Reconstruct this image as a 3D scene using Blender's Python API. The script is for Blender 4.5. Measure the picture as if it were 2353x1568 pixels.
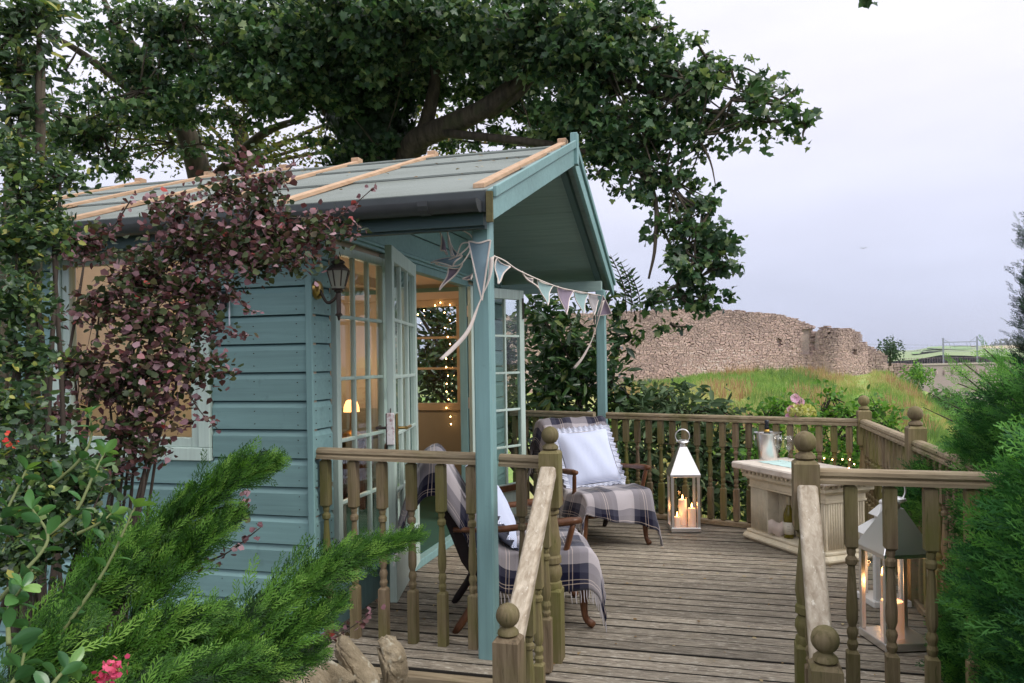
import bpy, bmesh, math, random
import numpy as np
from mathutils import Vector, Matrix
random.seed(7); rng = np.random.default_rng(7)
PI = math.pi
scene = bpy.context.scene
for o in list(bpy.data.objects): bpy.data.objects.remove(o)
col = scene.collection
# ------------------------------------------------------------------ camera
F, EYE, YAW, ROLL, HC = 1728.9, 1.374, .2619, -.0155, 831.2      # in units of a 2352 x 1568 picture
cam = bpy.data.objects.new('camera', bpy.data.cameras.new('camera')); col.objects.link(cam)
cam.data.sensor_width = 36; cam.data.lens = 36*F/2352
cam.data.shift_y = (HC-784)/2352
cam.data.clip_start = .05; cam.data.clip_end = 30000
CR = Matrix.Rotation(YAW, 3, 'Z') @ Matrix.Rotation(PI/2, 3, 'X') @ Matrix.Rotation(ROLL, 3, 'Z')
cam.matrix_world = Matrix.Translation((0, 0, EYE)) @ CR.to_4x4()
scene.camera = cam
# ------------------------------------------------------------------ sky, sun, exposure
world = bpy.data.worlds.new('World'); scene.world = world; world.use_nodes = True
wn = world.node_tree; wn.nodes.clear()
def W_(t, **k):
    n = wn.nodes.new(t)
    for a, b in k.items(): setattr(n, a, b)
    return n
SUN_EL, SUN_ROT = math.radians(40), math.radians(106)
sky = W_('ShaderNodeTexSky', sky_type='NISHITA', sun_disc=False, sun_elevation=SUN_EL, sun_rotation=SUN_ROT)
sky.air_density = 1.0; sky.dust_density = 3.0
skm = W_('ShaderNodeVectorMath', operation='SCALE'); skm.inputs['Scale'].default_value = .07
tc = W_('ShaderNodeTexCoord'); sep = W_('ShaderNodeSeparateXYZ')
ramp = W_('ShaderNodeValToRGB')
for i, (p, c) in enumerate(((0, (.50, .545, .73)), (.08, (.60, .64, .82)), (.32, (.83, .82, .95)), (.6, (1.08, 1.08, 1.14)), (1, (1.7, 1.7, 1.74)))):
    e = ramp.color_ramp.elements[i] if i < 2 else ramp.color_ramp.elements.new(p)
    e.position = p; e.color = c+(1,)
mp = W_('ShaderNodeMapping'); mp.inputs['Scale'].default_value = (1.5, 1.5, 5)
cl = W_('ShaderNodeTexNoise'); cl.inputs['Scale'].default_value = 1.6; cl.inputs['Detail'].default_value = 5; cl.inputs['Roughness'].default_value = .5
clr = W_('ShaderNodeMapRange'); clr.inputs[1].default_value = .3; clr.inputs[2].default_value = .7; clr.inputs[3].default_value = .90; clr.inputs[4].default_value = 1.07
cm = W_('ShaderNodeVectorMath', operation='SCALE')
mix = W_('ShaderNodeMix', data_type='RGBA'); mix.inputs[0].default_value = .9
bg = W_('ShaderNodeBackground'); wo = W_('ShaderNodeOutputWorld')
L = wn.links.new
L(tc.outputs['Generated'], sep.inputs[0]); L(sep.outputs['Z'], ramp.inputs[0])
L(tc.outputs['Generated'], mp.inputs[0]); L(mp.outputs[0], cl.inputs['Vector']); L(cl.outputs[0], clr.inputs[0])
L(ramp.outputs[0], cm.inputs[0]); L(clr.outputs[0], cm.inputs['Scale'])
L(sky.outputs[0], skm.inputs[0]); L(skm.outputs[0], mix.inputs[6]); L(cm.outputs[0], mix.inputs[7])
L(mix.outputs[2], bg.inputs[0]); bg.inputs[1].default_value = 1.0; L(bg.outputs[0], wo.inputs[0])
sun = bpy.data.objects.new('sun', bpy.data.lights.new('sun', 'SUN')); col.objects.link(sun)
sun.data.energy = 1.5; sun.data.angle = math.radians(22); sun.data.color = (1, .96, .9)
sd = Vector((math.cos(SUN_EL)*math.sin(SUN_ROT), math.cos(SUN_EL)*math.cos(SUN_ROT), math.sin(SUN_EL)))
sun.rotation_euler = sd.to_track_quat('Z', 'Y').to_euler()
scene.view_settings.view_transform = 'Standard'; scene.view_settings.look = 'None'
scene.view_settings.exposure = 0.35; scene.view_settings.gamma = 1; scene.view_settings.use_curve_mapping = False
scene.render.engine = 'CYCLES'
scene.cycles.max_bounces = 5; scene.cycles.transparent_max_bounces = 12
scene.cycles.diffuse_bounces = 2; scene.cycles.glossy_bounces = 3; scene.cycles.transmission_bounces = 6
scene.cycles.sample_clamp_indirect = 4; scene.cycles.use_adaptive_sampling = True; scene.cycles.adaptive_threshold = .02; scene.cycles.volume_bounces = 0
# ------------------------------------------------------------------ sight-line helpers (survey of the place)
def ray(u, v): return CR @ Vector(((u-1176)/F, -(v-HC)/F, -1))
def at(u, v, d): return Vector((0, 0, EYE)) + ray(u, v)*d                # point at depth d
def onz(u, v, z=0): r = ray(u, v); return Vector((0, 0, EYE)) + r*((z-EYE)/r.z)
def onx(u, v, x): r = ray(u, v); return Vector((0, 0, EYE)) + r*(x/r.x)
def ony(u, v, y): r = ray(u, v); return Vector((0, 0, EYE)) + r*(y/r.y)
def pl(xs, x):                                                          # piecewise linear table
    for (a, b), (c, d) in zip(xs, xs[1:]):
        if x <= c: return b+(d-b)*max(0, x-a)/(c-a)
    return xs[-1][1]
# ------------------------------------------------------------------ object helpers
ROOT = {}
def thing(name, label, cat, loc=(0, 0, 0), rz=0, group=None):
    o = bpy.data.objects.new(name, None); col.objects.link(o)
    o.empty_display_size = .1; o.location = loc; o.rotation_euler = (0, 0, rz)
    o['label'] = label; o['category'] = cat
    if group: o['group'] = group
    ROOT[o] = Vector(loc) if rz == 0 else None
    return o
def tag(o, label, cat, group=None):
    o['label'] = label; o['category'] = cat
    if group: o['group'] = group
    return o
class MB:
    def __init__(s): s.v = []; s.f = []; s.uv = None
    def add(s, vs, fs):
        o = len(s.v); s.v += [tuple(p) for p in vs]; s.f += [tuple(i+o for i in f) for f in fs]; return s
    def box(s, x0, x1, y0, y1, z0, z1):
        return s.add([(x0,y0,z0),(x1,y0,z0),(x1,y1,z0),(x0,y1,z0),(x0,y0,z1),(x1,y0,z1),(x1,y1,z1),(x0,y1,z1)],
                     [(3,2,1,0),(4,5,6,7),(0,1,5,4),(1,2,6,5),(2,3,7,6),(3,0,4,7)])
    def beam(s, p, q, w, h, up=(0, 0, 1)):
        p, q = Vector(p), Vector(q); d = (q-p).normalized(); a = d.cross(Vector(up)).normalized()*w/2; b = a.cross(d).normalized()*h/2
        return s.add([p-a-b, p+a-b, p+a+b, p-a+b, q-a-b, q+a-b, q+a+b, q-a+b],
                     [(0,1,2,3),(7,6,5,4),(1,0,4,5),(2,1,5,6),(3,2,6,7),(0,3,7,4)])
    def prism(s, poly, off):
        off = Vector(off); n = len(poly); a = [Vector(p) for p in poly]
        return s.add(a+[p+off for p in a], [tuple(range(n-1, -1, -1)), tuple(range(n, 2*n))]+[(i, (i+1) % n, n+(i+1) % n, n+i) for i in range(n)])
    def sweep(s, prof, p, q, up=(0, 0, 1)):                              # 2-D profile (side, up) from p to q
        p, q = Vector(p), Vector(q); d = (q-p).normalized(); a = d.cross(Vector(up)).normalized(); b = a.cross(d)
        return s.prism([p+a*x+b*y for x, y in prof], q-p)
    def lathe(s, prof, c=(0, 0, 0), n=12):
        vs = []; fs = []; m = len(prof)
        for r, z in prof:
            for i in range(n): vs.append((c[0]+r*math.cos(2*PI*i/n), c[1]+r*math.sin(2*PI*i/n), c[2]+z))
        for j in range(m-1):
            for i in range(n): fs.append((j*n+i, j*n+(i+1) % n, (j+1)*n+(i+1) % n, (j+1)*n+i))
        fs += [tuple(range(n-1, -1, -1)), tuple((m-1)*n+i for i in range(n))]
        return s.add(vs, fs)
    def tube(s, pts, rad, n=8):
        pts = [Vector(p) for p in pts]; k = len(pts)
        if not hasattr(rad, '__len__'): rad = [rad]*k
        vs = []; fs = []; ref = None
        for i, p in enumerate(pts):
            t = (pts[min(i+1, k-1)]-pts[max(i-1, 0)]).normalized()
            if ref is None: ref = t.orthogonal().normalized()
            ref = (ref-t*ref.dot(t)); ref = ref.normalized() if ref.length > 1e-6 else t.orthogonal().normalized()
            b = t.cross(ref)
            for j in range(n): a = 2*PI*j/n; vs.append(p+(ref*math.cos(a)+b*math.sin(a))*rad[i])
        for i in range(k-1):
            for j in range(n): fs.append((i*n+j, i*n+(j+1) % n, (i+1)*n+(j+1) % n, (i+1)*n+j))
        fs += [tuple(range(n-1, -1, -1)), tuple((k-1)*n+j for j in range(n))]
        return s.add(vs, fs)
    def ball(s, c, r, n=12, m=8, sz=1):
        return s.lathe([(max(1e-4, r*math.sin(PI*i/m)), -r*sz*math.cos(PI*i/m)) for i in range(m+1)], c, n)
    def grid(s, P, closed=False):                                        # P[i][j] points
        a, b = len(P), len(P[0])
        return s.add([p for r in P for p in r], [(i*b+j, i*b+j+1, (i+1)*b+j+1, (i+1)*b+j) for i in range(a-1) for j in range(b-1)])
def spline(pts, n):
    pts = [Vector(p) for p in pts]; out = []
    q = [pts[0]*2-pts[1]]+pts+[pts[-1]*2-pts[-2]]
    for i in range(1, len(q)-2):
        for k in range(n):
            t = k/n; a, b, c, d = q[i-1:i+3]
            out.append(.5*(2*b+(c-a)*t+(2*a-5*b+4*c-d)*t*t+(3*b-a-3*c+d)*t**3))
    return out+[pts[-1]]
def finish(me, smooth, bevel, seg=1):
    if bevel:
        bm = bmesh.new(); bm.from_mesh(me)
        bmesh.ops.bevel(bm, geom=[e for e in bm.edges if e.is_manifold and e.calc_face_angle(0) > .6], offset=bevel, segments=seg, affect='EDGES', clamp_overlap=True)
        bm.to_mesh(me); bm.free()
    if smooth is True: me.polygons.foreach_set('use_smooth', [True]*len(me.polygons))
    elif smooth:
        me.polygons.foreach_set('use_smooth', [True]*len(me.polygons)); me.set_sharp_from_angle(angle=smooth)
def mesh(name, mb, mat, off=(0, 0, 0), smooth=False, bevel=0):
    me = bpy.data.meshes.new(name)
    o = Vector(off)
    me.from_pydata([Vector(p)-o for p in mb.v], [], mb.f); me.materials.append(mat)
    bm = bmesh.new(); bm.from_mesh(me); bmesh.ops.recalc_face_normals(bm, faces=bm.faces); bm.to_mesh(me); bm.free()
    finish(me, smooth, bevel); me.update(); return me
def link(name, me, parent=None, loc=None, rot=None):
    o = bpy.data.objects.new(name, me); col.objects.link(o)
    if parent: o.parent = parent
    if loc is not None: o.location = loc
    if rot is not None: o.rotation_euler = rot
    return o
def rootof(o):
    while o.parent: o = o.parent
    return o
def part(name, mb, mat, parent, smooth=False, bevel=0, label=None):
    """mesh given in world coordinates when the thing stands unrotated, else in the thing's own frame"""
    L0 = ROOT.get(rootof(parent)) if parent else None
    o = link(name, mesh(name, mb, mat, L0 or (0, 0, 0), smooth, bevel), parent)
    if label: o['label'] = label
    return o
def lpart(name, mb, mat, parent, smooth=False, bevel=0, loc=None):       # mesh in the thing's own frame
    return link(name, mesh(name, mb, mat, (0, 0, 0), smooth, bevel), parent, loc)
def structure(name, mb, mat, smooth=False, kind='structure'):
    o = link(name, mesh(name, mb, mat, (0, 0, 0), smooth)); o['kind'] = kind; return o
def copy_tree(o, parent=None):
    c = o.copy(); col.objects.link(c); c.parent = parent
    for ch in [x for x in bpy.data.objects if x.parent == o]: copy_tree(ch, c)
    return c
# ------------------------------------------------------------------ materials
def newmat(name):
    m = bpy.data.materials.new(name); m.use_nodes = True; nt = m.node_tree
    b = nt.nodes['Principled BSDF']
    return m, nt, b
def nd(nt, t, ins=None, **k):
    n = nt.nodes.new(t)
    for a, b in k.items(): setattr(n, a, b)
    for a, b in (ins or {}).items():
        if isinstance(b, bpy.types.NodeSocket): nt.links.new(b, n.inputs[a])
        else: n.inputs[a].default_value = b
    return n
def c4(c): return tuple(c)+(1,) if len(c) == 3 else tuple(c)
def rampn(nt, fac, stops, interp='LINEAR'):
    r = nd(nt, 'ShaderNodeValToRGB'); r.color_ramp.interpolation = interp
    for i, (p, c) in enumerate(stops):
        e = r.color_ramp.elements[i] if i < 2 else r.color_ramp.elements.new(p)
        e.position = p; e.color = c4(c)
    nt.links.new(fac, r.inputs[0]); return r.outputs[0]
def mixc(nt, fac, a, b, mode='MIX'):
    m = nd(nt, 'ShaderNodeMix', data_type='RGBA', blend_type=mode)
    for i, x in ((0, fac), (6, a), (7, b)):
        if isinstance(x, bpy.types.NodeSocket): nt.links.new(x, m.inputs[i])
        else: m.inputs[i].default_value = c4(x) if i else x
    return m.outputs[2]
def coords(nt, scale=(1, 1, 1), rnd=True, which='Object'):
    t = nd(nt, 'ShaderNodeTexCoord'); v = t.outputs[which]
    if rnd:
        oi = nd(nt, 'ShaderNodeObjectInfo'); s = nd(nt, 'ShaderNodeMath', {0: oi.outputs['Random'], 1: 37.}, operation='MULTIPLY')
        v = nd(nt, 'ShaderNodeVectorMath', {0: v, 1: s.outputs[0]}, operation='ADD').outputs[0]
    return nd(nt, 'ShaderNodeMapping', {'Vector': v, 'Scale': scale}).outputs[0]
def noise(nt, vec, scale=1, detail=4, rough=.55, dist=0):
    return nd(nt, 'ShaderNodeTexNoise', {'Vector': vec, 'Scale': scale, 'Detail': detail, 'Roughness': rough, 'Distortion': dist}).outputs[0]
def bump(nt, b, h, strength=.3, dist=.01):
    n = nd(nt, 'ShaderNodeBump', {'Height': h, 'Strength': strength, 'Distance': dist}); nt.links.new(n.outputs[0], b.inputs['Normal']); return n
def objrand(nt, lo, hi):
    oi = nd(nt, 'ShaderNodeObjectInfo')
    return nd(nt, 'ShaderNodeMapRange', {0: oi.outputs['Random'], 3: lo, 4: hi}).outputs[0]
def scalec(nt, colr, f):
    n = nd(nt, 'ShaderNodeVectorMath', {0: colr}, operation='SCALE')
    if isinstance(f, bpy.types.NodeSocket): nt.links.new(f, n.inputs['Scale'])
    else: n.inputs['Scale'].default_value = f
    return n.outputs[0]
def wood(name, c1, c2, grain=(4, 60, 60), algae=None, al=(.5, .7), bm=.35, rough=.75, fleck=None, var=(.85, 1.15), fs=1.6, ft=(.62, .70)):
    m, nt, b = newmat(name)
    v = coords(nt, grain); g = noise(nt, v, 1, 6, .65, .4)
    c = rampn(nt, g, ((.3, c1), (.7, c2)))
    if fleck:
        f = noise(nt, coords(nt, [x*fs for x in grain]), 1, 3, .7)
        c = mixc(nt, rampn(nt, f, ((ft[0], (0, 0, 0)), (ft[1], (1, 1, 1)))), c, fleck)
    if algae:
        t = nd(nt, 'ShaderNodeTexCoord'); a = noise(nt, coords(nt, (2.5, 2.5, 1.6)), 1, 5, .6)
        c = mixc(nt, rampn(nt, a, ((al[0], (0, 0, 0)), (al[1], (1, 1, 1)))), c, algae)
    c = scalec(nt, c, objrand(nt, *var))
    nt.links.new(c, b.inputs['Base Color']); b.inputs['Roughness'].default_value = rough
    b.inputs['Specular IOR Level'].default_value = .3
    bump(nt, b, g, bm, .004); return m
def paint(name, c, rough=.5, bm=.15, var=(.94, 1.06), grain=(2, 40, 40), dirt=None, dl=(.58, .8)):
    m, nt, b = newmat(name)
    g = noise(nt, coords(nt, grain), 1, 5, .6, .3); big = noise(nt, coords(nt, (1.3, 1.3, 1.3)), 1, 3)
    cc = scalec(nt, rampn(nt, big, ((.3, [x*.9 for x in c]), (.7, [min(1, x*1.08) for x in c]))), objrand(nt, *var))
    cc = scalec(nt, cc, nd(nt, 'ShaderNodeMapRange', {0: g, 1: .3, 2: .7, 3: .88, 4: 1.09}).outputs[0])
    if dirt:
        cc = mixc(nt, rampn(nt, noise(nt, coords(nt, (9, 9, 9)), 1, 6, .7), ((dl[0], (0, 0, 0)), (dl[1], (1, 1, 1)))), cc, dirt)
    nt.links.new(cc, b.inputs['Base Color']); b.inputs['Roughness'].default_value = rough
    bump(nt, b, g, bm, .003); return m
def plain(name, c, rough=.5, metal=0, emit=0, ec=None, trans=0, sub=0, var=0, bm=0):
    m, nt, b = newmat(name)
    b.inputs['Base Color'].default_value = c4(c); b.inputs['Roughness'].default_value = rough; b.inputs['Metallic'].default_value = metal
    if emit: b.inputs['Emission Color'].default_value = c4(ec or c); b.inputs['Emission Strength'].default_value = emit
    if trans: b.inputs['Transmission Weight'].default_value = trans
    if sub: b.inputs['Subsurface Weight'].default_value = sub; b.inputs['Subsurface Radius'].default_value = (.03, .012, .006)
    if var or bm:
        n = noise(nt, coords(nt, (12, 12, 12)), 1, 5, .6)
        if var:
            r = nd(nt, 'ShaderNodeMapRange', {0: n, 1: .3, 2: .7, 3: 1-var, 4: 1+var}).outputs[0]
            nt.links.new(scalec(nt, rampn(nt, n, ((0, c), (1, c))), r), b.inputs['Base Color'])
            nt.links.new(nd(nt, 'ShaderNodeMapRange', {0: n, 1: .3, 2: .7, 3: max(.02, rough-.1), 4: min(1, rough+.15)}).outputs[0], b.inputs['Roughness'])
        if bm: bump(nt, b, n, bm, .004)
    return m
def glassmat(name, tint=(.93, .96, .95), refl=1.0, ior=1.5):
    m, nt, b = newmat(name); nt.nodes.remove(b)
    t = nd(nt, 'ShaderNodeBsdfTransparent', {'Color': c4(tint)}); g = nd(nt, 'ShaderNodeBsdfGlossy', {'Roughness': .015})
    n = noise(nt, coords(nt, (3, 3, 3)), 1, 2); bp = nd(nt, 'ShaderNodeBump', {'Height': n, 'Strength': .05, 'Distance': .01})
    nt.links.new(bp.outputs[0], g.inputs['Normal'])
    f = nd(nt, 'ShaderNodeFresnel', {'IOR': ior}); ge = nd(nt, 'ShaderNodeNewGeometry'); fb = nd(nt, 'ShaderNodeMath', {0: refl, 1: ge.outputs['Backfacing']}, operation='SUBTRACT', use_clamp=True) if refl <= 1 else nd(nt, 'ShaderNodeMapRange', {0: ge.outputs['Backfacing'], 3: refl, 4: 0.})
    mm = nd(nt, 'ShaderNodeMath', {0: f.outputs[0], 1: fb.outputs[0]}, operation='MULTIPLY', use_clamp=True)
    x = nd(nt, 'ShaderNodeMixShader', {0: mm.outputs[0], 1: t.outputs[0], 2: g.outputs[0]})
    nt.links.new(x.outputs[0], nt.nodes['Material Output'].inputs[0]); return m
def leafmat(name, stops, rough=.5, transl=.3, spec=.3, tl=(1.3, 1.35, .7)):
    m, nt, b = newmat(name)
    a = nd(nt, 'ShaderNodeAttribute', attribute_name='var')
    c = rampn(nt, a.outputs['Fac'], stops)
    nt.links.new(c, b.inputs['Base Color']); b.inputs['Roughness'].default_value = rough; b.inputs['Specular IOR Level'].default_value = spec
    t = nd(nt, 'ShaderNodeBsdfTranslucent'); nt.links.new(mixc(nt, 1, c, tl, 'MULTIPLY'), t.inputs[0])
    x = nd(nt, 'ShaderNodeMixShader', {0: transl, 1: b.outputs[0], 2: t.outputs[0]})
    nt.links.new(x.outputs[0], nt.nodes['Material Output'].inputs[0]); return m
TEAL = paint('teal_paint', (.205, .355, .355), .55, .35, dirt=(.11, .20, .19), dl=(.60, .85), var=(.88, 1.08))
TEALV = paint('teal_paint_upright', (.205, .355, .355), .5, .3, grain=(40, 40, 2), dirt=(.11, .20, .19), dl=(.62, .88))
PALE = paint('pale_green_paint', (.52, .64, .58), .4, .12, grain=(40, 40, 2), dirt=(.28, .34, .29), dl=(.68, .9))
SOFFIT = paint('soffit_paint', (.31, .43, .40), .6, .15)
RAIL = wood('weathered_rail_wood', (.13, .09, .05), (.31, .235, .15), (50, 50, 4), (.15, .15, .035), (.40, .68), var=(.7, 1.15), fleck=(.075, .058, .036), bm=.6)
RAILH = wood('weathered_handrail_wood', (.17, .125, .075), (.36, .29, .19), (4, 50, 50), (.15, .145, .05), (.55, .75))
BLEACH = wood('bleached_handrail_wood', (.30, .235, .165), (.62, .54, .43), (45, 5, 30), None, bm=.6, fleck=(.72, .66, .56))
DECK = wood('weathered_deck_wood', (.10, .082, .062), (.39, .335, .26), (9, 60, 60), (.16, .125, .065), (.60, .82), bm=.8, rough=.8, fleck=(.60, .55, .46), var=(.70, 1.22), fs=2.3, ft=(.56, .68))
PINE = wood('fresh_pine_batten', (.40, .25, .15), (.58, .40, .27), (50, 4, 50), bm=.15)
CHAIRWOOD = wood('polished_brown_wood', (.075, .03, .014), (.17, .072, .034), (30, 30, 5), bm=.1, rough=.35)
GREY = plain('grey_plastic', (.07, .075, .08), .35, var=.15)
GLASS = glassmat('window_glass', refl=1.7)
CLEAR = glassmat('clear_glass', (.97, .98, .98), refl=.55)
STEEL = plain('brushed_steel', (.84, .83, .83), .32, 1)
BRASS = plain('brass', (.55, .36, .12), .3, 1)
IRON = plain('aged_bronze', (.09, .07, .06), .5, .6, var=.3, bm=.3)
def felt():
    m, nt, b = newmat('grey_roofing_felt')
    n = noise(nt, coords(nt, (1, 1, 1)), 400, 2); g = noise(nt, coords(nt, (.8, 2, 2)), 1, 4)
    c = mixc(nt, .5, rampn(nt, n, ((.3, (.10, .115, .105)), (.7, (.29, .325, .305)))), rampn(nt, g, ((.3, (.12, .135, .11)), (.5, (.21, .235, .22)), (.7, (.28, .31, .295)))))
    nt.links.new(c, b.inputs['Base Color']); b.inputs['Roughness'].default_value = .9; bump(nt, b, n, .4, .003); return m
FELT = felt()
# ------------------------------------------------------------------ leaf shapes
OVAL_V = [(0, 0, 0), (-.26, .3, .06), (-.22, .7, .06), (0, 1, -.03), (.22, .7, .06), (.26, .3, .06), (0, .3, 0), (0, .7, 0)]
OVAL_F = [(0, 6, 1), (1, 6, 7, 2), (2, 7, 3), (0, 5, 6), (5, 4, 7, 6), (4, 3, 7)]
LONG_V = [(x*.62, y, z) for x, y, z in OVAL_V]
ROUND_V = [(0, 0, 0), (-.30, .4, .05), (-.40, .75, .05), (0, 1, -.02), (.40, .75, .05), (.30, .4, .05), (0, .4, 0), (0, .75, 0)]
_m = [(0, 0), (.10, .10), (.46, .02), (.42, .25), (.62, .47), (.44, .54), (.30, .60), (.24, .82), (.0, 1.05), (-.22, .80), (-.30, .62), (-.42, .52), (-.60, .50), (-.40, .26), (-.46, .02), (-.10, .10)]
MAPLE_V = [(x, y, .16*abs(x)-.26*y*y+.05*math.sin(x*9)) for x, y in _m]+[(0, .4, -.02)]
MAPLE_F = [(i, (i+1) % 16, 16) for i in range(16)]
def spray_template(n=13, ang=.6, w=.018, ln=.42, seed=1):
    r = random.Random(seed); V = []; Fc = []
    def blade(p, q, w):
        p, q = Vector(p), Vector(q); d = (q-p); s = d.cross(Vector((0, 0, 1))).normalized()*w; k = len(V); mid = p.lerp(q, .45)
        V.extend([tuple(p), tuple(mid+s+Vector((0, 0, w*.5))), tuple(q), tuple(mid-s+Vector((0, 0, w*.5)))]); Fc.append((k, k+1, k+2, k+3))
    blade((0, 0, 0), (0, 1, .03), w*.8)
    for i in range(n):
        f = .05+.88*i/n; s = 1 if i % 2 else -1; l = ln*(1-f*.72)*r.uniform(.8, 1.15); a = ang*r.uniform(.75, 1.2)
        p = Vector((0, f, .03*f)); q = p+Vector((s*l*math.sin(a), l*math.cos(a), r.uniform(-.06, .10))); blade(p, q, w)
        for k in (.35, .65):
            m = p.lerp(q, k); for_s = 1 if k < .5 else -1
            blade(m, m+Vector((s*l*.36*math.sin(a+.5*for_s), l*.36*math.cos(a+.5*for_s), r.uniform(-.05, .09))), w*.85)
    return V, Fc
SPRAY_V, SPRAY_F = spray_template()
BARK = wood('tree_bark', (.035, .03, .022), (.13, .105, .075), (14, 14, 3), (.06, .075, .03), (.5, .7), bm=.9, rough=.95)
TWIG = plain('dark_twig', (.06, .045, .035), .9)
# ================================================================== the setting
def grass(name, stops, scale, extra=None):
    m, nt, b = newmat(name)
    v = coords(nt, (1, 1, 1), False); n = noise(nt, v, scale, 6, .65, .5); f = noise(nt, v, scale*14, 3, .7)
    c = mixc(nt, .35, rampn(nt, n, stops), rampn(nt, f, stops))
    nt.links.new(c, b.inputs['Base Color']); b.inputs['Roughness'].default_value = .9; b.inputs['Specular IOR Level'].default_value = .1
    bump(nt, b, f, .8, .06); return m
HILLG = grass('hill_grass', ((.30, (.16, .24, .08)), (.45, (.20, .36, .085)), (.55, (.38, .38, .15)), (.68, (.46, .35, .18))), .11)
SOIL = grass('garden_soil', ((.3, (.04, .035, .02)), (.6, (.07, .08, .03)), (.8, (.05, .09, .03))), 1.2)
FIELD = grass('valley_ground', ((.3, (.10, .13, .06)), (.5, (.18, .24, .10)), (.7, (.30, .27, .14))), .004)
# garden terrace falling away behind the deck
P = []
for y in [-30, -10, 0, 3, 6, 8, 9, 10, 12, 16]:
    P.append([(x, y, -.45 if y < 8 else -.45-min(1.4, (y-8)*.7)) for x in [-40, -20, -10, -6, -3, 0, 1.5, 3, 6, 12, 30]])
structure('ground', MB().grid(P), SOIL)
structure('valley_floor', MB().grid([[(x, y, -13-max(0, (y-300))*.002) for x in (-9000, -2000, -300, 0, 300, 2000, 9000)] for y in (-200, 20, 300, 2000, 12000)]), FIELD)
# castle hill: crest where the ruined wall stands
BASEV = [(900, 905), (1240, 900), (1400, 890), (1538, 873), (1612, 861), (1762, 851), (1846, 848), (1900, 860), (1990, 866), (2005, 853), (2040, 856), (2090, 884), (2150, 930), (2200, 985), (2300, 1080)]
def hillz(u, d):
    zb = at(u, pl(BASEV, u), 61).z
    t = (d-9)/(61-9); lo = -1.9+.25*math.sin(u*.009)
    if t >= 1: return zb-(t-1)*2.
    return lo+(zb-lo)*(t**1.25)+.16*math.sin(d*.55+u*.013)*t*(1-t)*2
P = []
for d in [9, 11, 13, 16, 19, 22, 26, 30, 34, 38, 42, 46, 50, 54, 57, 60, 62, 65, 75, 110]:
    r = []
    for u in range(-600, 2301, 50):
        p = at(u, HC, d); r.append((p.x, p.y, hillz(max(900, u), d)))
    P.append(r)
structure('castle_hill', MB().grid(P), HILLG, True)

TUFT_V = []; TUFT_F = []
for i in range(7):
    a = i*2.4; r = .10+.05*(i % 3); h = .55+.1*((i*7) % 5); c, s_ = math.cos(a), math.sin(a); k = len(TUFT_V)
    TUFT_V += [(c*.05-s_*.035, s_*.05+c*.035, 0), (c*.05+s_*.035, s_*.05-c*.035, 0), (c*r*2.2, s_*r*2.2, h)]; TUFT_F.append((k, k+1, k+2))
def rot_frames(Y, N):
    """orthonormal frames: columns x, y(dir), z(normal)"""
    Y = Y/np.linalg.norm(Y, axis=1, keepdims=True); N = N-Y*(N*Y).sum(1, keepdims=True)
    ln = np.linalg.norm(N, axis=1, keepdims=True); bad = (ln < 1e-4)[:, 0]; N[bad] = np.cross(Y[bad], [.3, .5, .8]); N = N/np.linalg.norm(N, axis=1, keepdims=True)
    X = np.cross(Y, N); return np.stack([X, Y, N], axis=2)
def scatter(name, tv, tf, pos, R, sc, var, mat, parent=None, off=(0, 0, 0), kind=None):
    tv = np.array(tv, float); n = len(pos); k = len(tv)
    sc = np.asarray(sc, float); sc = sc[:, None, None] if sc.ndim == 1 else sc[:, None, :]
    V = np.einsum('nij,nkj->nki', R, tv[None]*sc)+pos[:, None, :]-np.array(off)[None, None]
    V = V.reshape(-1, 3)
    lens = np.array([len(f) for f in tf]); flat = np.concatenate([np.array(f) for f in tf])
    loops = (flat[None]+(np.arange(n)*k)[:, None]).ravel(); ls = np.tile(lens, n); st = np.concatenate([[0], np.cumsum(ls)[:-1]])
    me = bpy.data.meshes.new(name); me.vertices.add(len(V)); me.vertices.foreach_set('co', V.ravel())
    me.loops.add(len(loops)); me.loops.foreach_set('vertex_index', loops.astype(np.int32))
    me.polygons.add(len(ls)); me.polygons.foreach_set('loop_start', st.astype(np.int32)); me.polygons.foreach_set('loop_total', ls.astype(np.int32))
    a = me.attributes.new('var', 'FLOAT', 'FACE'); a.data.foreach_set('value', np.repeat(np.asarray(var, float), len(tf)).astype(np.float32))
    me.materials.append(mat); me.polygons.foreach_set('use_smooth', [tf is not TUFT_F and len(tf) != 5]*len(ls)); me.update(calc_edges=True); me.validate()
    o = link(name, me, parent)
    if kind: o['kind'] = kind
    return o
def unit(n): v = rng.normal(size=(n, 3)); return v/np.linalg.norm(v, axis=1, keepdims=True)
# grass tufts and dry weeds on the hill (uncountable)
def hill_tufts(name, n, mat, smin, smax, lo, hi, label, cat, sel=None):
    u = rng.uniform(1380, 2300, n*3); d = 10+50*rng.random(n*3)**.8; keep = []
    pos = []
    for a, b in zip(u, d):
        if sel and not sel(a, b): continue
        p = at(a, HC, b); pos.append((p.x, p.y, hillz(a, b)-.03))
        if len(pos) >= n: break
    pos = np.array(pos); m = len(pos); a = rng.uniform(0, 2*PI, m)
    R = np.zeros((m, 3, 3)); R[:, 0, 0] = np.cos(a); R[:, 0, 1] = -np.sin(a); R[:, 1, 0] = np.sin(a); R[:, 1, 1] = np.cos(a); R[:, 2, 2] = 1
    o = scatter(name, TUFT_V, TUFT_F, pos, R, rng.uniform(smin, smax, m), rng.uniform(lo, hi, m), mat, kind='stuff'); tag(o, label, cat)
GRASSM = leafmat('grass_blades', ((0, (.13, .21, .07)), (.3, (.21, .36, .09)), (.55, (.34, .40, .13)), (.8, (.50, .42, .21)), (1, (.36, .21, .13))), .8, .25, .1)
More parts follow.
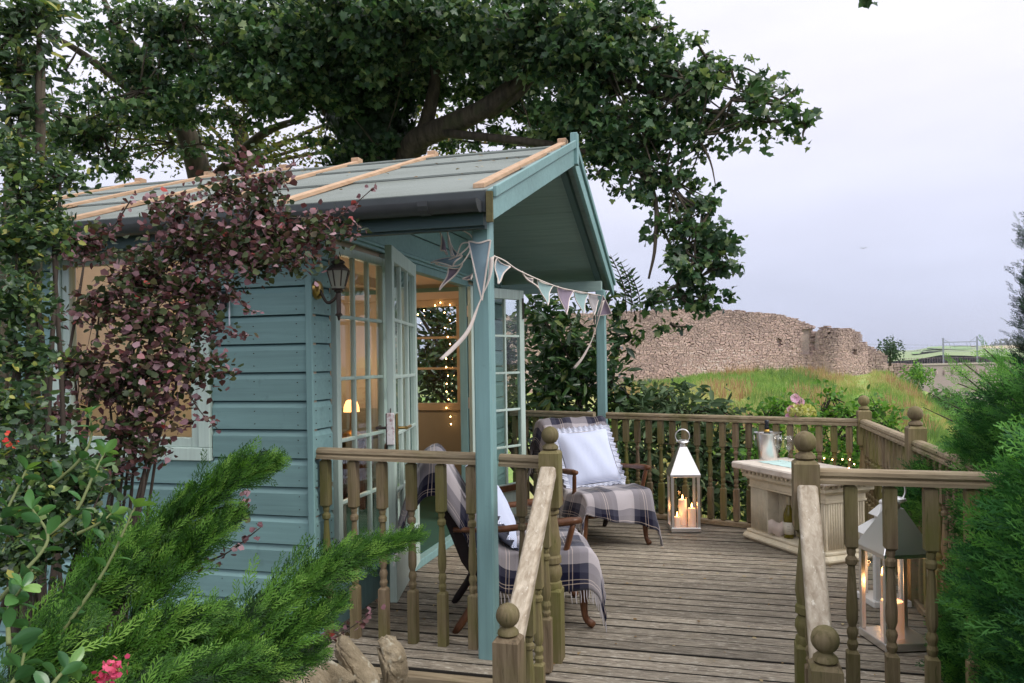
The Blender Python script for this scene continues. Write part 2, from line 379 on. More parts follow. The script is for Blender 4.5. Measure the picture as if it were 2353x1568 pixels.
def band(a, b): return math.sin(a*.011+b*.21)+.6*math.sin(a*.023-b*.13+1)
hill_tufts('hill_grass', 15000, GRASSM, .25, .6, .05, .5, 'green and straw grass covering the castle mound', 'grass', lambda a, b: band(a, b) < .5)
hill_tufts('dry_grass', 6500, GRASSM, .25, .65, .45, .86, 'patches of tall straw coloured grass on the mound', 'grass', lambda a, b: band(a, b) > -.25 and a > 1500)
hill_tufts('nettle_patches', 1500, GRASSM, .5, .95, 0, .14, 'dark green rough weed patches on the mound', 'weeds', lambda a, b: math.sin(a*.017+2)+math.sin(b*.29+a*.02) > .9)
hill_tufts('dock_weeds', 700, GRASSM, .7, 1.2, .9, 1, 'rust brown seeding weeds dotted over the mound', 'weeds', lambda a, b: math.sin(a*.031)+math.sin(b*.37+a*.01) > .5)

# ------------------------------------------------------------------ ruined castle wall
def stonemat(name, stops):
    m, nt, b = newmat(name); a = nd(nt, 'ShaderNodeAttribute', attribute_name='var')
    n = noise(nt, coords(nt, (1, 1, 1), False), .35, 5, .6); f = noise(nt, coords(nt, (1, 1, 1), False), 6, 4, .7)
    s = nd(nt, 'ShaderNodeMath', {0: a.outputs['Fac'], 1: nd(nt, 'ShaderNodeMapRange', {0: n, 1: .3, 2: .7, 3: -.25, 4: .25}).outputs[0]}, operation='ADD', use_clamp=True)
    c = mixc(nt, .3, rampn(nt, s.outputs[0], stops), rampn(nt, f, ((.3, (.22, .16, .14)), (.7, (.82, .64, .57)))))
    nt.links.new(c, b.inputs['Base Color']); b.inputs['Roughness'].default_value = .95; b.inputs['Specular IOR Level'].default_value = .1
    bump(nt, b, f, .6, .04); return m
STONE = stonemat('ruin_stone', ((0, (.29, .205, .185)), (.3, (.50, .365, .32)), (.6, (.70, .485, .42)), (.85, (.84, .61, .535)), (1, (.90, .75, .67))))
def stones(name, cells, parent, off, depth=.6, mat=STONE):
    """cells: (centre, along, length, height, proud, var); irregular squared stones, one joined mass"""
    tv = [(-.5,-.5,-.5),(.5,-.5,-.5),(.5,.5,-.5),(-.5,.5,-.5),(-.46,-.45,.5),(.46,-.45,.5),(.46,.45,.5),(-.46,.45,.5)]
    tf = [(4,5,6,7),(0,1,5,4),(1,2,6,5),(2,3,7,6),(3,0,4,7)]
    pos = np.array([c[0] for c in cells]); al = np.array([c[1] for c in cells]); up = np.tile([0, 0, 1.], (len(cells), 1))
    R = np.stack([al, up, np.cross(al, up)], axis=2)
    a = rng.normal(0, .05, len(cells)); Rz = np.zeros((len(cells), 3, 3)); Rz[:, 0, 0] = np.cos(a); Rz[:, 0, 1] = -np.sin(a); Rz[:, 1, 0] = np.sin(a); Rz[:, 1, 1] = np.cos(a); Rz[:, 2, 2] = 1
    R = R@Rz; sc = np.array([[c[2], c[3], depth+c[4]] for c in cells])
    return scatter(name, tv, tf, pos, R, sc, [c[5] for c in cells], mat, parent, off, 'stuff')
def ruin(name, label, us, Dfun, topv, botv, holes, h0, parent_cat='ruin', seed=0, varshift=0):
    r = random.Random(seed); u0, u1 = us
    base = at(u0, pl(botv, u0), Dfun(u0)); t = thing(name, label, parent_cat, base)
    pts = [at(u0+(u1-u0)*i/80, HC, Dfun(u0+(u1-u0)*i/80)) for i in range(81)]
    ubs = [u0+(u1-u0)*i/80 for i in range(81)]; ss = [0]
    for a, b in zip(pts, pts[1:]): ss.append(ss[-1]+(b-a).length)
    tabu = list(zip(ss, ubs))
    cells = []; core = []
    zmin = min(at(u, pl(botv, u), Dfun(u)).z for u in ubs)-.3; zmax = max(at(u, pl(topv, u), Dfun(u)).z for u in ubs)
    z = zmin
    while z < zmax:
        h = h0*r.choice((.7, .85, 1, 1.15, 1.7)); s = r.uniform(-.3, 0)
        while s < ss[-1]:
            ln = h*r.uniform(1.0, 3.6)
            u = pl(tabu, min(max(s+ln/2, 0), ss[-1])); D = Dfun(u); p = at(u, HC, D); q = at(u+2, HC, Dfun(u+2))
            al = (q-p); al.z = 0; al.normalize(); z_j = .05*math.sin(s*1.7)+.03*math.sin(s*4.1+z); zt = at(u, pl(topv, u), D).z+r.uniform(-.07, .07); zb = at(u, pl(botv, u), D).z-.35
            zc = z+h/2+z_j; vv = HC-(zc-EYE)/D*F - ROLL*(u-1176)
            if zb < zc < zt and not any(a <= u <= b and c <= vv <= d for a, b, c, d in holes):
                n = Vector((al.y, -al.x, 0)); fr = (zc-zb)/max(.1, zt-zb)
                var = min(1, max(0, r.gauss(.62-.35*fr**2+varshift-(.16 if u > 1830 else 0), .19)))
                cells.append((tuple(Vector((p.x, p.y, zc))-n*.3), tuple(al), ln*r.uniform(.86, .99), h*r.uniform(.84, .99), max(-.08, r.gauss(.02, .04)), var))
            s += ln
        z += h
    stones('stonework', cells, t, base)
    P = []
    for i, u in enumerate(ubs):
        p = pts[i]; n = (pts[min(i+1, 80)]-pts[max(i-1, 0)]); n = Vector((n.y, -n.x, 0)).normalized()
        a = p-n*.32; b = p-n*1.5; zt = at(u, pl(topv, u), Dfun(u)).z-.22; zb = at(u, pl(botv, u), Dfun(u)).z-1
        hz = [h for h in holes if h[0] <= u <= h[1] and h[4:] == ()]
        P.append([(a.x, a.y, zb), (a.x, a.y, zt), (b.x, b.y, zt), (b.x, b.y, zb)])
    part('rubble_core', MB().grid(P), MORTAR, t)
    return t
MORTAR = plain('old_mortar', (.46, .36, .32), .95, var=.3)
TOPV = [(1100, 724), (1240, 722), (1400, 716), (1560, 708), (1665, 711), (1760, 717), (1793, 721), (1820, 729), (1850, 738), (1868, 748)]
ruin('castle_wall', 'long ruined castle curtain wall of pinkish rubble stone on the mound', (1100, 1872), lambda u: 60+(u-1100)/772*2.2,
     TOPV, BASEV, [(1786, 1795, 797, 814), (1843, 1873, 776, 832)], .08, 'ruin', 3)
TW = [(1855, 765), (1873, 753), (1897, 748), (1905, 752), (1913, 754), (1940, 754), (1963, 756), (1978, 763), (1981, 767), (1983, 785), (1992, 787)]
ruin('castle_tower', 'broken round corner tower of the castle ruin at the wall end', (1858, 1992), lambda u: 62.6-1.9*math.sin(PI*(u-1858)/134),
     TW, [(1866, 852), (1899, 862), (1946, 873), (1992, 873)], [(1866, 1880, 772, 826), (1900, 1907, 783, 790), (1958, 1968, 826, 838)], .08, 'ruin', 5, -.1)
ruin('castle_stub_wall', 'low broken stub of castle wall right of the tower', (1990, 2036), lambda u: 64., [(1990, 790), (2005, 797), (2030, 809), (2036, 815)],
     [(1990, 856), (2036, 862)], [], .10, 'ruin', 8, -.05)
ruin('garden_boundary_wall', 'low crumbling stone wall dropping towards the viaduct', (2032, 2100), lambda u: 78., [(2032, 835), (2050, 832), (2100, 838)],
     [(2032, 880), (2070, 895), (2100, 930)], [], .22, 'wall', 9, -.15)
lint = at(1858, 776, 60.6)
# ------------------------------------------------------------------ viaduct, railway gantry, far country
t = thing('railway_viaduct', 'far stone railway viaduct with a pale parapet beyond the mound', 'viaduct', at(2090, 930, 160))
def vp(u, v, d=170): return at(u, v, d)
SANDST = plain('viaduct_stone', (.36, .29, .265), .95, var=.25, bm=.5)
a, b = vp(2030, 838, 150), vp(2600, 838, 185); dirv = (b-a).normalized(); nn = Vector((dirv.y, -dirv.x, 0))
m = MB(); z1 = a.z; m.prism([(a.x, a.y, z1-1.1), (b.x, b.y, z1-1.1), (b.x, b.y, z1-16), (a.x, a.y, z1-16)], -nn*6); part('wall', m, SANDST, t)
m = MB(); m.prism([tuple(a+nn*.25+Vector((0, 0, -.25))), tuple(b+nn*.25+Vector((0, 0, -.25-(b.z-z1)))), tuple(b+nn*.25+Vector((0, 0, .1-(b.z-z1)))), tuple(a+nn*.25+Vector((0, 0, .1)))], -nn*1.0); part('coping', m, plain('coping_stone', (.42, .37, .31), .9, var=.15), t)
m = MB(); m.prism([tuple(a+Vector((0, 0, -1.1))), (b.x, b.y, z1-1.1), (b.x, b.y, z1-.2), tuple(a+Vector((0, 0, -.2)))], -nn*.7); part('parapet', m, SANDST, t)
me = None
for i in range(16):
    p = a+dirv*(2+i*2.6)+nn*.2; mb = MB(); mb.lathe([(.32, 0), (.32, .5), (.2, .75), (.02, .8)], (0, 0, 0), 8)
    if me is None: me = mesh('corbel', mb, MORTAR)
    link('corbel', me, t, Vector((p.x, p.y, z1-2.1))-ROOT[t])
m = MB()
for i in range(60): p = a+dirv*(3+i*.8)-nn*3; m.box(p.x-.03, p.x+.03, p.y-.03, p.y+.03, z1-.3, z1+1.3)
m.beam(a-nn*3+Vector((0, 0, 1.2)), Vector((b.x, b.y, z1+1.2))-nn*3, .06, .06); part('fence', m, plain('far_fence', (.25, .2, .2), .8), t)
GAN = plain('galvanised_steel', (.30, .33, .37), .5, .3)
t = thing('railway_gantry', 'overhead railway gantry of two masts and a cross beam above the viaduct', 'gantry', at(2204, 840, 172))
pA, pB = at(2167, 832, 170), at(2245, 838, 174); tA, tB = at(2163, 776, 170), at(2242, 772, 174)
for p, q in ((pA, tA), (pB, tB)): part('mast', MB().beam(p-Vector((0, 0, 1.5)), Vector((p.x, p.y, q.z)), .28, .28, (0, 1, 0)), GAN, t)
zA = tA.z-1.0
part('cross_beam', MB().beam((pA.x, pA.y, zA), (pB.x, pB.y, zA+.15), .16, .2), GAN, t)
for q, s in ((tA, 1), (tB, -1)):
    d = Vector((pB.x-pA.x, pB.y-pA.y, 0)).normalized(); part('stay', MB().beam((q.x, q.y, q.z-.1), Vector((q.x, q.y, zA))+d*s*2.4, .07, .07), GAN, t)
for f in (.17, .3, .68, .78):
    c = pA.lerp(pB, f); part('dropper', MB().beam((c.x, c.y, zA), (c.x+.3, c.y, zA-1.3), .06, .06, (0, 1, 0)), GAN, t)
dl = Vector((pB.x-pA.x, pB.y-pA.y, 0)).normalized()
for i, dz in enumerate((-.5, -1.0, -1.55)):
    w = MB(); w.tube([at(1985, 790+i*8, 150)]+[pA.lerp(pB, .3+.2*i)+Vector((0, 0, zA+dz-pA.z))]+[at(2420, 795+i*6, 200)], .035, 5)
    tag(part('overhead_wire', w, GAN, None), ('upper', 'middle', 'lowest')[i]+' of the overhead railway wires crossing the far sky', 'wire')
FARM = [plain('far_green_field', (.20, .33, .11), .95, var=.12), plain('far_stubble_field', (.44, .36, .20), .95, var=.1), plain('far_pasture', (.24, .31, .14), .95, var=.15), plain('far_hedge', (.06, .09, .05), .95, var=.4), plain('far_town', (.33, .25, .23), .95, var=.35)]
def hs(u, d):     # distant rising ground
    return at(u, pl([(500, 818), (600, 805), (1500, 797.5), (2400, 795)], d)+ (8 if u < 2120 else 0) - .012*(u-2250)*(d/1500) + 3*math.sin(u*.02+d), d).z
P = [[(at(u, HC, d).x, at(u, HC, d).y, hs(u, d)) for u in range(1500, 2701, 60)] for d in (420, 600, 800, 1000, 1200, 1500, 1900, 2400, 2600)]
P.append([(x, y, -20) for x, y, z in P[-1]])
structure('far_hillside', MB().grid(P), FARM[2], True)
def fieldpatch(us, ds, mt, label):
    P = [[(at(u, HC, d).x, at(u, HC, d).y, hs(u, d)+1.2) for u in np.linspace(us[0], us[1], 9)] for d in np.linspace(ds[0], ds[1], 6)]
    o = structure('field', MB().grid(P), mt, True); o['label'] = label
fieldpatch((2095, 2168), (620, 900), FARM[0], 'bright green far field left of the gantry')
fieldpatch((2130, 2230), (1000, 1350), FARM[0], 'pale green strip field on the far hill'); fieldpatch((2185, 2245), (1450, 1800), FARM[1], 'straw strip field behind the gantry'); fieldpatch((2255, 2352), (1300, 1700), FARM[1], 'straw field right of the gantry')
def clump(name, c, rx, rz, n, mat, label, cat, sd=0, sz=.25, group=None):
    c = Vector(c); t = thing(name, label, cat, (c.x, c.y, c.z-rz), group=group)
    part('trunk', MB().tube([c-Vector((0, 0, rz*1.1)), c], [rx*.12, rx*.05], 6), BARK, t)
    p = unit(n)*(rng.random((n, 1))**.4); p[:, 2] = np.where(p[:, 2] < -.6, -.6, p[:, 2]); p = p*np.array([rx, rx, rz])*(1+.25*np.sin(p[:, :1]*9+sd))
    N = p/np.linalg.norm(p, axis=1, keepdims=True)+.6*unit(n)
    scatter('crown', OVAL_V, OVAL_F, p+np.array(c), rot_frames(unit(n), N), rng.uniform(.6, 1.3, n)*sz*rx, rng.random(n), mat, t, (c.x, c.y, c.z-rz))
    return t
# ================================================================== summer house
XW, YN, YF, XB = -1.95, 3.40, 7.05, -4.95            # front wall, near side wall, far side wall, back wall
RY, RZ, EYN, EYF, XG = 5.25, 2.905, 3.20, 7.30, -.95  # ridge, eaves, gable end of the roof
SL = (RZ-2.13)/(RY-EYN)
def roofz(y): return RZ-abs(y-RY)*SL
def blindmat():
    m, nt, b = newmat('cream_blind'); t_ = nd(nt, 'ShaderNodeBsdfTranslucent', {'Color': (.95, .80, .60, 1)}); b.inputs['Base Color'].default_value = (.6, .45, .3, 1)
    x = nd(nt, 'ShaderNodeMixShader', {0: .75, 1: b.outputs[0], 2: t_.outputs[0]}); nt.links.new(x.outputs[0], nt.nodes['Material Output'].inputs[0]); return m
BLIND = blindmat()
house = thing('summer_house', 'teal painted timber summer house with felt roof and open porch', 'summer house', (-3.4, 5.2, -.45))
H = house
INW = plain('cream_wall_lining', (.58, .46, .34), .8, var=.05); DADO = plain('olive_dado', (.30, .27, .20), .8, var=.05)
CEIL = plain('cream_ceiling', (.60, .48, .36), .8); CARPET = plain('green_carpet', (.02, .075, .05), .95, var=.15)
# wall linings (inside) and cores
WX0, WX1, WZ0, WZ1 = -3.50, -2.62, .95, 1.99          # side window
def wallpanel(name, rects, mat, fx):                   # rects in (a,b,z0,z1)
    m = MB()
    for r in rects: fx(m, *r)
    part(name, m, mat, H)
ny = lambda m, a, b, z0, z1: m.box(a, b, YN+.028, YN+.07, z0, z1)
wallpanel('side_wall', [(XB, WX0, -.4, 2.06), (WX1, XW-.02, -.4, 2.06), (WX0, WX1, -.4, WZ0), (WX0, WX1, WZ1, 2.06)], INW, ny)
FX0, FX1, FZ0, FZ1 = -3.15, -2.42, .98, 1.93          # window in the far wall
fy = lambda m, a, b, z0, z1: m.box(a, b, YF-.07, YF, z0, z1)
wallpanel('far_wall', [(XB, FX0, .93, 2.06), (FX1, XW-.02, .93, 2.06), (FX0, FX1, FZ1, 2.06), (FX0, FX1, .93, FZ0)], INW, fy)
wallpanel('far_dado', [(XB, XW-.02, -.4, .93)], DADO, fy)
part('rear_wall', MB().box(XB, XB+.05, YN+.07, YF-.07, -.4, 2.06), INW, H)
part('rear_gable', MB().prism([(XB, YN+.07, 2.06), (XB, YF-.07, 2.06), (XB, RY, roofz(RY)-.08)], (.05, 0, 0)), INW, H)
part('floor', MB().box(XB, XW-.03, YN+.07, YF-.07, .0, .06), CARPET, H)
for s, (ya, yb) in (('n', (YN, RY)), ('f', (RY, YF))):
    part('ceiling', MB().prism([(XB, ya, roofz(ya)-.10), (XW-.03, ya, roofz(ya)-.10), (XW-.03, yb, roofz(yb)-.10), (XB, yb, roofz(yb)-.10)], (0, 0, .02)), CEIL, H)
part('tie_beam', MB().box(XB+.05, XW-.03, YF-.13, YF-.072, 2.0, 2.07), CEIL, H)
part('tie_beam', MB().box(-3.05, -2.98, YN+.07, YF-.07, 2.07, 2.16), CEIL, H)
# weatherboards: chamfered shiplap, every board a piece
BH = .1465
def board_profile(z): return [(0, z+.004), (.022, z+.004), (.022, z+BH-.032), (.006, z+BH-.004), (0, z+BH-.004)]
cache = {}
def side_board(x0, x1, z):
    m = MB(); m.prism([(x0, YN+.028-a, b) for a, b in board_profile(z)], (x1-x0, 0, 0)); part('board', m, TEAL, H)
z = -.42
k = 0
while z < 2.04:
    if z+BH < WZ0-.07 or z > WZ1+.06: side_board(XB, XW-.036, z)
    else:
        side_board(XB, WX0-.075, z); side_board(WX1+.075, XW-.036, z)
        if z < WZ0-.09: m = MB(); m.prism([(WX0-.074, YN+.028-a, min(b, WZ0-.072)) for a, b in ((0, z+.004), (.022, z+.004), (.022, 9), (0, 9))], (WX1-WX0+.148, 0, 0)); part('board', m, TEAL, H)
    z += BH; k += 1
def front_board(y0, y1, z, dx=0):
    m = MB(); m.prism([(XW-.028+a+dx, y0, b) for a, b in board_profile(z)], (0, y1-y0, 0)); part('board', m, TEAL, H)
z = -.42
SLY0, SLY1 = 3.635, 4.27                                # fixed side light
OPY0, OPY1 = 4.66, 5.84                                 # door opening
while z < 1.98: front_board(YN+.012, SLY0-.03, z); z += BH
z = -.42
while z < 2.0: front_board(OPY1+.33, YF, z); z += BH
SHEATH = plain('dark_teal_sheathing', (.05, .11, .12), .8)
for bb_ in ((XB, WX0-.01, YN+.0275, YN+.0285, -.42, 2.05), (WX1+.01, XW-.03, YN+.0275, YN+.0285, -.42, 2.05), (WX0-.01, WX1+.01, YN+.0275, YN+.0285, -.42, WZ0-.01), (XW-.0295, XW-.0275, YN+.03, SLY0-.005, -.42, 2.04), (XW-.0295, XW-.0275, OPY1+.31, YF, -.42, 2.04)): part('sheathing', MB().box(*bb_), SHEATH, H)
part('front_core', MB().box(XW-.07, XW-.03, YN+.07, SLY0, -.4, 2.0).box(XW-.07, XW-.03, OPY1+.3, YF, -.4, 2.0), INW, H)
# gable boards over the doors
z = 2.10
while z < RZ-.12:
    z2 = min(z+BH-.004, RZ-.1)
    def yl(zz): return max(YN+.01, RY-(RZ-.09-zz)/SL)
    y0a, y0b = yl(z), yl(z2)
    m = MB(); m.prism([(XW-.03, y0a, z+.004), (XW-.03, 2*RY-y0a, z+.004), (XW-.03, 2*RY-y0b, z2), (XW-.03, y0b, z2)], (.022+.004*random.random(), 0, 0)); part('gable_board', m, TEAL, H, bevel=.004)
    z += BH
part('gable_core', MB().prism([(XW-.06, YN+.05, 2.03), (XW-.06, YF-.05, 2.03), (XW-.06, YF-.05, roofz(YF)-.1), (XW-.06, RY, RZ-.1), (XW-.06, YN+.05, roofz(YN)-.1)], (.025, 0, 0)), INW, H)
part('corner_trim', MB().box(XW-.036, XW, YN-.006, YN+.010, -.42, 2.06), TEALV, H, bevel=.003)
part('head_moulding', MB().box(XW-.02, XW+.012, YN+.015, YF, 2.055, 2.10).box(XW-.02, XW+.03, YN+.015, YF, 2.075, 2.092), TEALV, H, bevel=.003)
part('plinth_board', MB().box(XW-.01, XW+.018, YN+.012, OPY0-.06, -.02, .17), TEALV, H, bevel=.004)
part('plinth_moulding', MB().box(XW-.01, XW+.035, YN+.012, OPY0-.06, .172, .20), TEALV, H, bevel=.006)
part('threshold', MB().box(XW-.06, XW+.03, OPY0-.05, OPY1+.05, .0, .055), TEALV, H, bevel=.004)
part('plinth_board', MB().box(XW-.01, XW+.018, OPY1+.06, YF, -.02, .17), TEALV, H)
part('riser_board', MB().box(XW-.02, XW+.012, OPY0-.055, OPY1+.055, -.12, -.003), TEALV, H)
NAIL = plain('rusty_nail', (.03, .025, .02), .8); nm = MB(); z = -.42
while z < 1.95:
    for x in (XW-.09, XW-.34, -2.5 if z < .8 else XW-.09-.003, -3.1 if z < .8 else XW-.34-.003):
        for dz in (.03, .095): nm.box(x-.002, x+.002, YN+.0045, YN+.0062, z+dz+.006*math.sin(x*70+z*9), z+dz+.004+.006*math.sin(x*70+z*9))
    for y in (YN+.035, SLY0-.06):
        for dz in (.03, .095): nm.box(XW-.0065, XW-.004, y-.003, y+.003, z+dz, z+dz+.006)
    z += BH
part('nails', nm, NAIL, H)['kind'] = 'stuff'
# glazed frames ------------------------------------------------------
def glazed(parent, O, A, w, z0, z1, n, cols, rows, stile=.055, bot=.20, top=.07, thick=.04, mats=(PALE, GLASS), bar=.02, name='frame'):
    """O corner, A unit vector along the leaf, n normal; stiles, rails and glazing bars as one joined frame, each pane a piece"""
    O, A, n = Vector(O), Vector(A), Vector(n); up = Vector((0, 0, 1)); m = MB()
    def bx(a0, a1, b0, b1, t=thick, dn=0):
        p = O+A*a0+n*(dn-t/2); q = [p+up*b0, p+A*(a1-a0)+up*b0, p+A*(a1-a0)+up*b1, p+up*b1]; m.prism(q, n*t)
    bx(0, stile, z0, z1); bx(w-stile, w, z0, z1); bx(stile, w-stile, z0, z0+bot, thick-.002); bx(stile, w-stile, z1-top, z1, thick-.002)
    pw = (w-2*stile)/cols; ph = (z1-z0-bot-top)/rows
    for i in range(1, cols): bx(stile+pw*i-bar/2, stile+pw*i+bar/2, z0+bot, z1-top, thick*.7)
    for j in range(1, rows): bx(stile, w-stile, z0+bot+ph*j-bar/2, z0+bot+ph*j+bar/2, thick*.66)
    f = part(name, m, mats[0], parent, bevel=.003)
    for i in range(cols):
        for j in range(rows):
            g = MB(); p = O+A*(stile+pw*i)+n*(-.002)+up*(z0+bot+ph*j); g.prism([p, p+A*pw, p+A*pw+up*ph, p+up*ph], n*.004); part('pane', g, mats[1], f)
    return f
glazed(H, (XW-.01, SLY0, 0), (0, 1, 0), SLY1-SLY0, .20, 2.02, (1, 0, 0), 3, 5, .045, .09, .05, name='side_light')
part('door_jamb', MB().box(XW-.06, XW+.008, SLY1+.004, OPY0-.004, .2, 2.05), PALE, H, bevel=.004)
part('door_jamb', MB().box(XW-.06, XW+.006, OPY1, OPY1+.05, .056, 2.05), TEALV, H, bevel=.004)
glazed(H, (XW-.01, OPY1+.054, 0), (0, 1, 0), .25, .20, 2.02, (1, 0, 0), 1, 5, .05, .09, .05, mats=(TEALV, GLASS), name='far_side_light')
part('door_head', MB().box(XW-.06, XW+.01, OPY0-.004, OPY1+.05, 2.0, 2.052), TEALV, H, bevel=.004)
LW = .86
def door(hy, sgn, ang, label, LW, zt=2.03):
    A = Vector((math.sin(ang), -sgn*math.cos(ang), 0)); n = Vector((math.cos(ang), sgn*math.sin(ang), 0)); O = Vector((XW+.03, hy, 0))
    f = glazed(H, O, A, LW, .06, zt, n, 3, 5, .06, .27, .085, name='door'); f['label'] = label
    return f, O, A, n
d1, O1, A1, n1 = door(OPY0, 1, math.radians(13.5), 'pale green glazed door leaf folded back beside the fixed side light', LW)
d2, O2, A2, n2 = door(OPY1, -1, math.radians(27), 'pale green glazed door leaf folded back behind the porch post', .66, 2.0)
LW2 = .66
hp = O1+A1*(LW-.03)
for s, mt in ((1, BRASS), (-1, IRON)):
    q = hp+n1*s*.026; m = MB(); m.prism([q-A1*.02+Vector((0, 0, .90)), q+A1*.02+Vector((0, 0, .90)), q+A1*.02+Vector((0, 0, 1.10)), q-A1*.02+Vector((0, 0, 1.10))], n1*s*.006)
    r = q+n1*s*.01+Vector((0, 0, 1.02)); m.tube([r, r+n1*s*.05], .008, 8); m.tube([r+n1*s*.045+A1*.01, r+n1*s*.05-A1*.10], [.010, .009], 8); part('handle', m, mt, d1, .6)
part('weather_bar', MB().beam(O2+n2*.035+A2*.02+Vector((0, 0, .30)), O2+n2*.035+A2*(LW2-.02)+Vector((0, 0, .30)), .03, .05), CHAIRWOOD, d2)
part('bolt', MB().beam(O2+n2*.026+A2*(LW2-.02)+Vector((0, 0, 1.75)), O2+n2*.026+A2*(LW2-.02)+Vector((0, 0, 1.93)), .012, .012, (0, 1, 0)), IRON, d2)
for zz in (.35, 1.0, 1.75): part('hinge', MB().box(XW+.008, XW+.03, OPY1+.005, OPY1+.03, zz, zz+.09), STEEL, H)
# side window
fr = MB(); w = .07
fr.box(WX0-w, WX1+w, YN-.012, YN+.03, WZ0-w, WZ0).box(WX0-w, WX1+w, YN-.012, YN+.03, WZ1, WZ1+w).box(WX0-w, WX0, YN-.012, YN+.03, WZ0, WZ1).box(WX1, WX1+w, YN-.012, YN+.03, WZ0, WZ1)
win = part('window', fr, PALE, H, bevel=.004)
part('sash', MB().box(WX0, WX0+.05, YN, YN+.05, WZ0, WZ1).box(WX1-.05, WX1, YN, YN+.05, WZ0, WZ1).box(WX0+.05, WX1-.05, YN+.001, YN+.049, WZ0, WZ0+.05).box(WX0+.05, WX1-.05, YN+.001, YN+.049, WZ1-.05, WZ1), PALE, win, bevel=.003)
part('pane', MB().box(WX0+.05, WX1-.05, YN+.022, YN+.026, WZ0+.05, WZ1-.05), GLASS, win)
part('blind', MB().grid([[(x, YN+.078+.006*math.sin(z_*9+x*3), z_) for z_ in np.linspace(WZ0-.01, WZ1, 9)] for x in np.linspace(WX0+.02, WX1-.02, 9)]), BLIND, H, True)
# far window (seen from inside)
TAN = plain('tan_window_timber', (.42, .33, .22), .6, var=.1)
fr = MB(); w = .07; y = YF-.07
fr.box(FX0-w, FX1+w, y-.03, y+.02, FZ0-w, FZ0).box(FX0-w, FX1+w, y-.03, y+.02, FZ1, FZ1+w).box(FX0-w, FX0, y-.03, y+.02, FZ0, FZ1).box(FX1, FX1+w, y-.03, y+.02, FZ0, FZ1)
for f in (.36, .68): fr.box(FX0, FX1, y, y+.02, FZ0+(FZ1-FZ0)*f-.012, FZ0+(FZ1-FZ0)*f+.012)
win2 = part('window', fr, TAN, H, bevel=.003)
part('pane', MB().box(FX0, FX1, y+.03, y+.034, FZ0, FZ1), GLASS, win2)
# roof ---------------------------------------------------------------
def slope(x0, x1, ya, yb, dz0, dz1): return [(x0, ya, roofz(ya)+dz0), (x1, ya, roofz(ya)+dz0), (x1, yb, roofz(yb)+dz0), (x0, yb, roofz(yb)+dz0)], (0, 0, dz1-dz0)
roof = part('roof', MB().prism(*slope(-5.15, XG-.02, EYN, RY, -.055, -.012)).prism(*slope(-5.15, XG-.02, RY, EYF, -.055, -.012)), SOFFIT, H)
nb = 4; yy = [EYN-.01, 3.92, 4.60, 5.06, RY]
for i in range(4):                                       # overlapping strips of felt, near slope
    m = MB(); y0, y1 = yy[i], yy[i+1]
    m.prism([(-5.17, y0, roofz(y0)+.004), (XG-.01, y0, roofz(y0)+.004), (XG-.01, y1, roofz(y1)-.009), (-5.17, y1, roofz(y1)-.009)], (0, 0, .010)); part('felt_strip', m, FELT, roof)
part('felt_strip', MB().prism(*slope(-5.17, XG-.01, RY, EYF+.01, -.010, .004)), FELT, roof)
part('felt_edge', MB().box(-5.17, XG-.012, EYN-.022, EYN-.012, roofz(EYN)-.09, roofz(EYN)+.003), plain('dark_felt_edge', (.06, .07, .075), .8, var=.2), roof)
for i, x in enumerate((-4.60, -3.93, -3.24, -2.62, -2.0, -1.015)):
    y0 = EYN+.02+(.03 if i % 2 else .0); w = .028
    m = MB(); m.prism([(x-w, y0, roofz(y0)+.012), (x+w, y0, roofz(y0)+.012), (x+w, RY+.02, RZ+.005), (x-w, RY+.02, RZ+.005)], (0, 0, .024))
    m.box(x-w-.004, x+w+.004, RY-.012, RY+.06, RZ-.02, RZ+.047)
    part('batten', m, PINE, roof, bevel=.003)
# bargeboards
for s, ye in ((1, EYN), (-1, EYF)):
    m = MB(); bt = .15; e = .0
    m.prism([(XG-.004, ye-s*.02, roofz(ye)+.008), (XG-.004, RY, RZ+.012), (XG-.004, RY, RZ-bt), (XG-.004, ye-s*.02, roofz(ye)-bt+.02)], (.028, 0, 0)); part('bargeboard', m, TEAL, roof, bevel=.003)
    m = MB(); m.prism([(XG+.024, ye-s*.025, roofz(ye)+.02), (XG+.024, RY, RZ+.03), (XG+.024, RY, RZ-.025), (XG+.024, ye-s*.025, roofz(ye)-.03)], (.018, 0, 0)); part('barge_capping', m, TEAL, roof, bevel=.003)
part('finial_block', MB().box(XG-.002, XG+.05, RY-.03, RY+.03, RZ-.15, RZ+.075), TEALV, roof, bevel=.004)
part('barge_end', MB().box(XG-.004, XG+.024, EYN-.040, EYN-.022, roofz(EYN)-.14, roofz(EYN)-.005), wood('mossy_end_grain', (.08, .07, .03), (.14, .12, .05), (30, 30, 30)), roof)
# porch soffit boards under both slopes
for s in (1, -1):
    n = 9; y0, y1 = (EYN+.02, RY-.01) if s > 0 else (EYF-.02, RY+.01)
    for i in range(n):
        a = y0+(y1-y0)*i/n; b = y0+(y1-y0)*(i+1)/n-s*.004
        m = MB(); m.prism([(XW-.0, a, roofz(a)-.082), (XG-.006, a, roofz(a)-.082), (XG-.006, b, roofz(b)-.082), (XW-.0, b, roofz(b)-.082)], (0, 0, .022)); part('soffit_board', m, SOFFIT, roof, bevel=.003)
    m = MB(); yq = y0; m.prism([(XG-.10, a, roofz(a)-d) for a, d in ((y0, .085), (y0, .15), (y1, .15), (y1, .085))], (.045, 0, 0)); part('porch_rafter', m, plain('dark_teal_rafter', (.085, .15, .15), .6), roof)
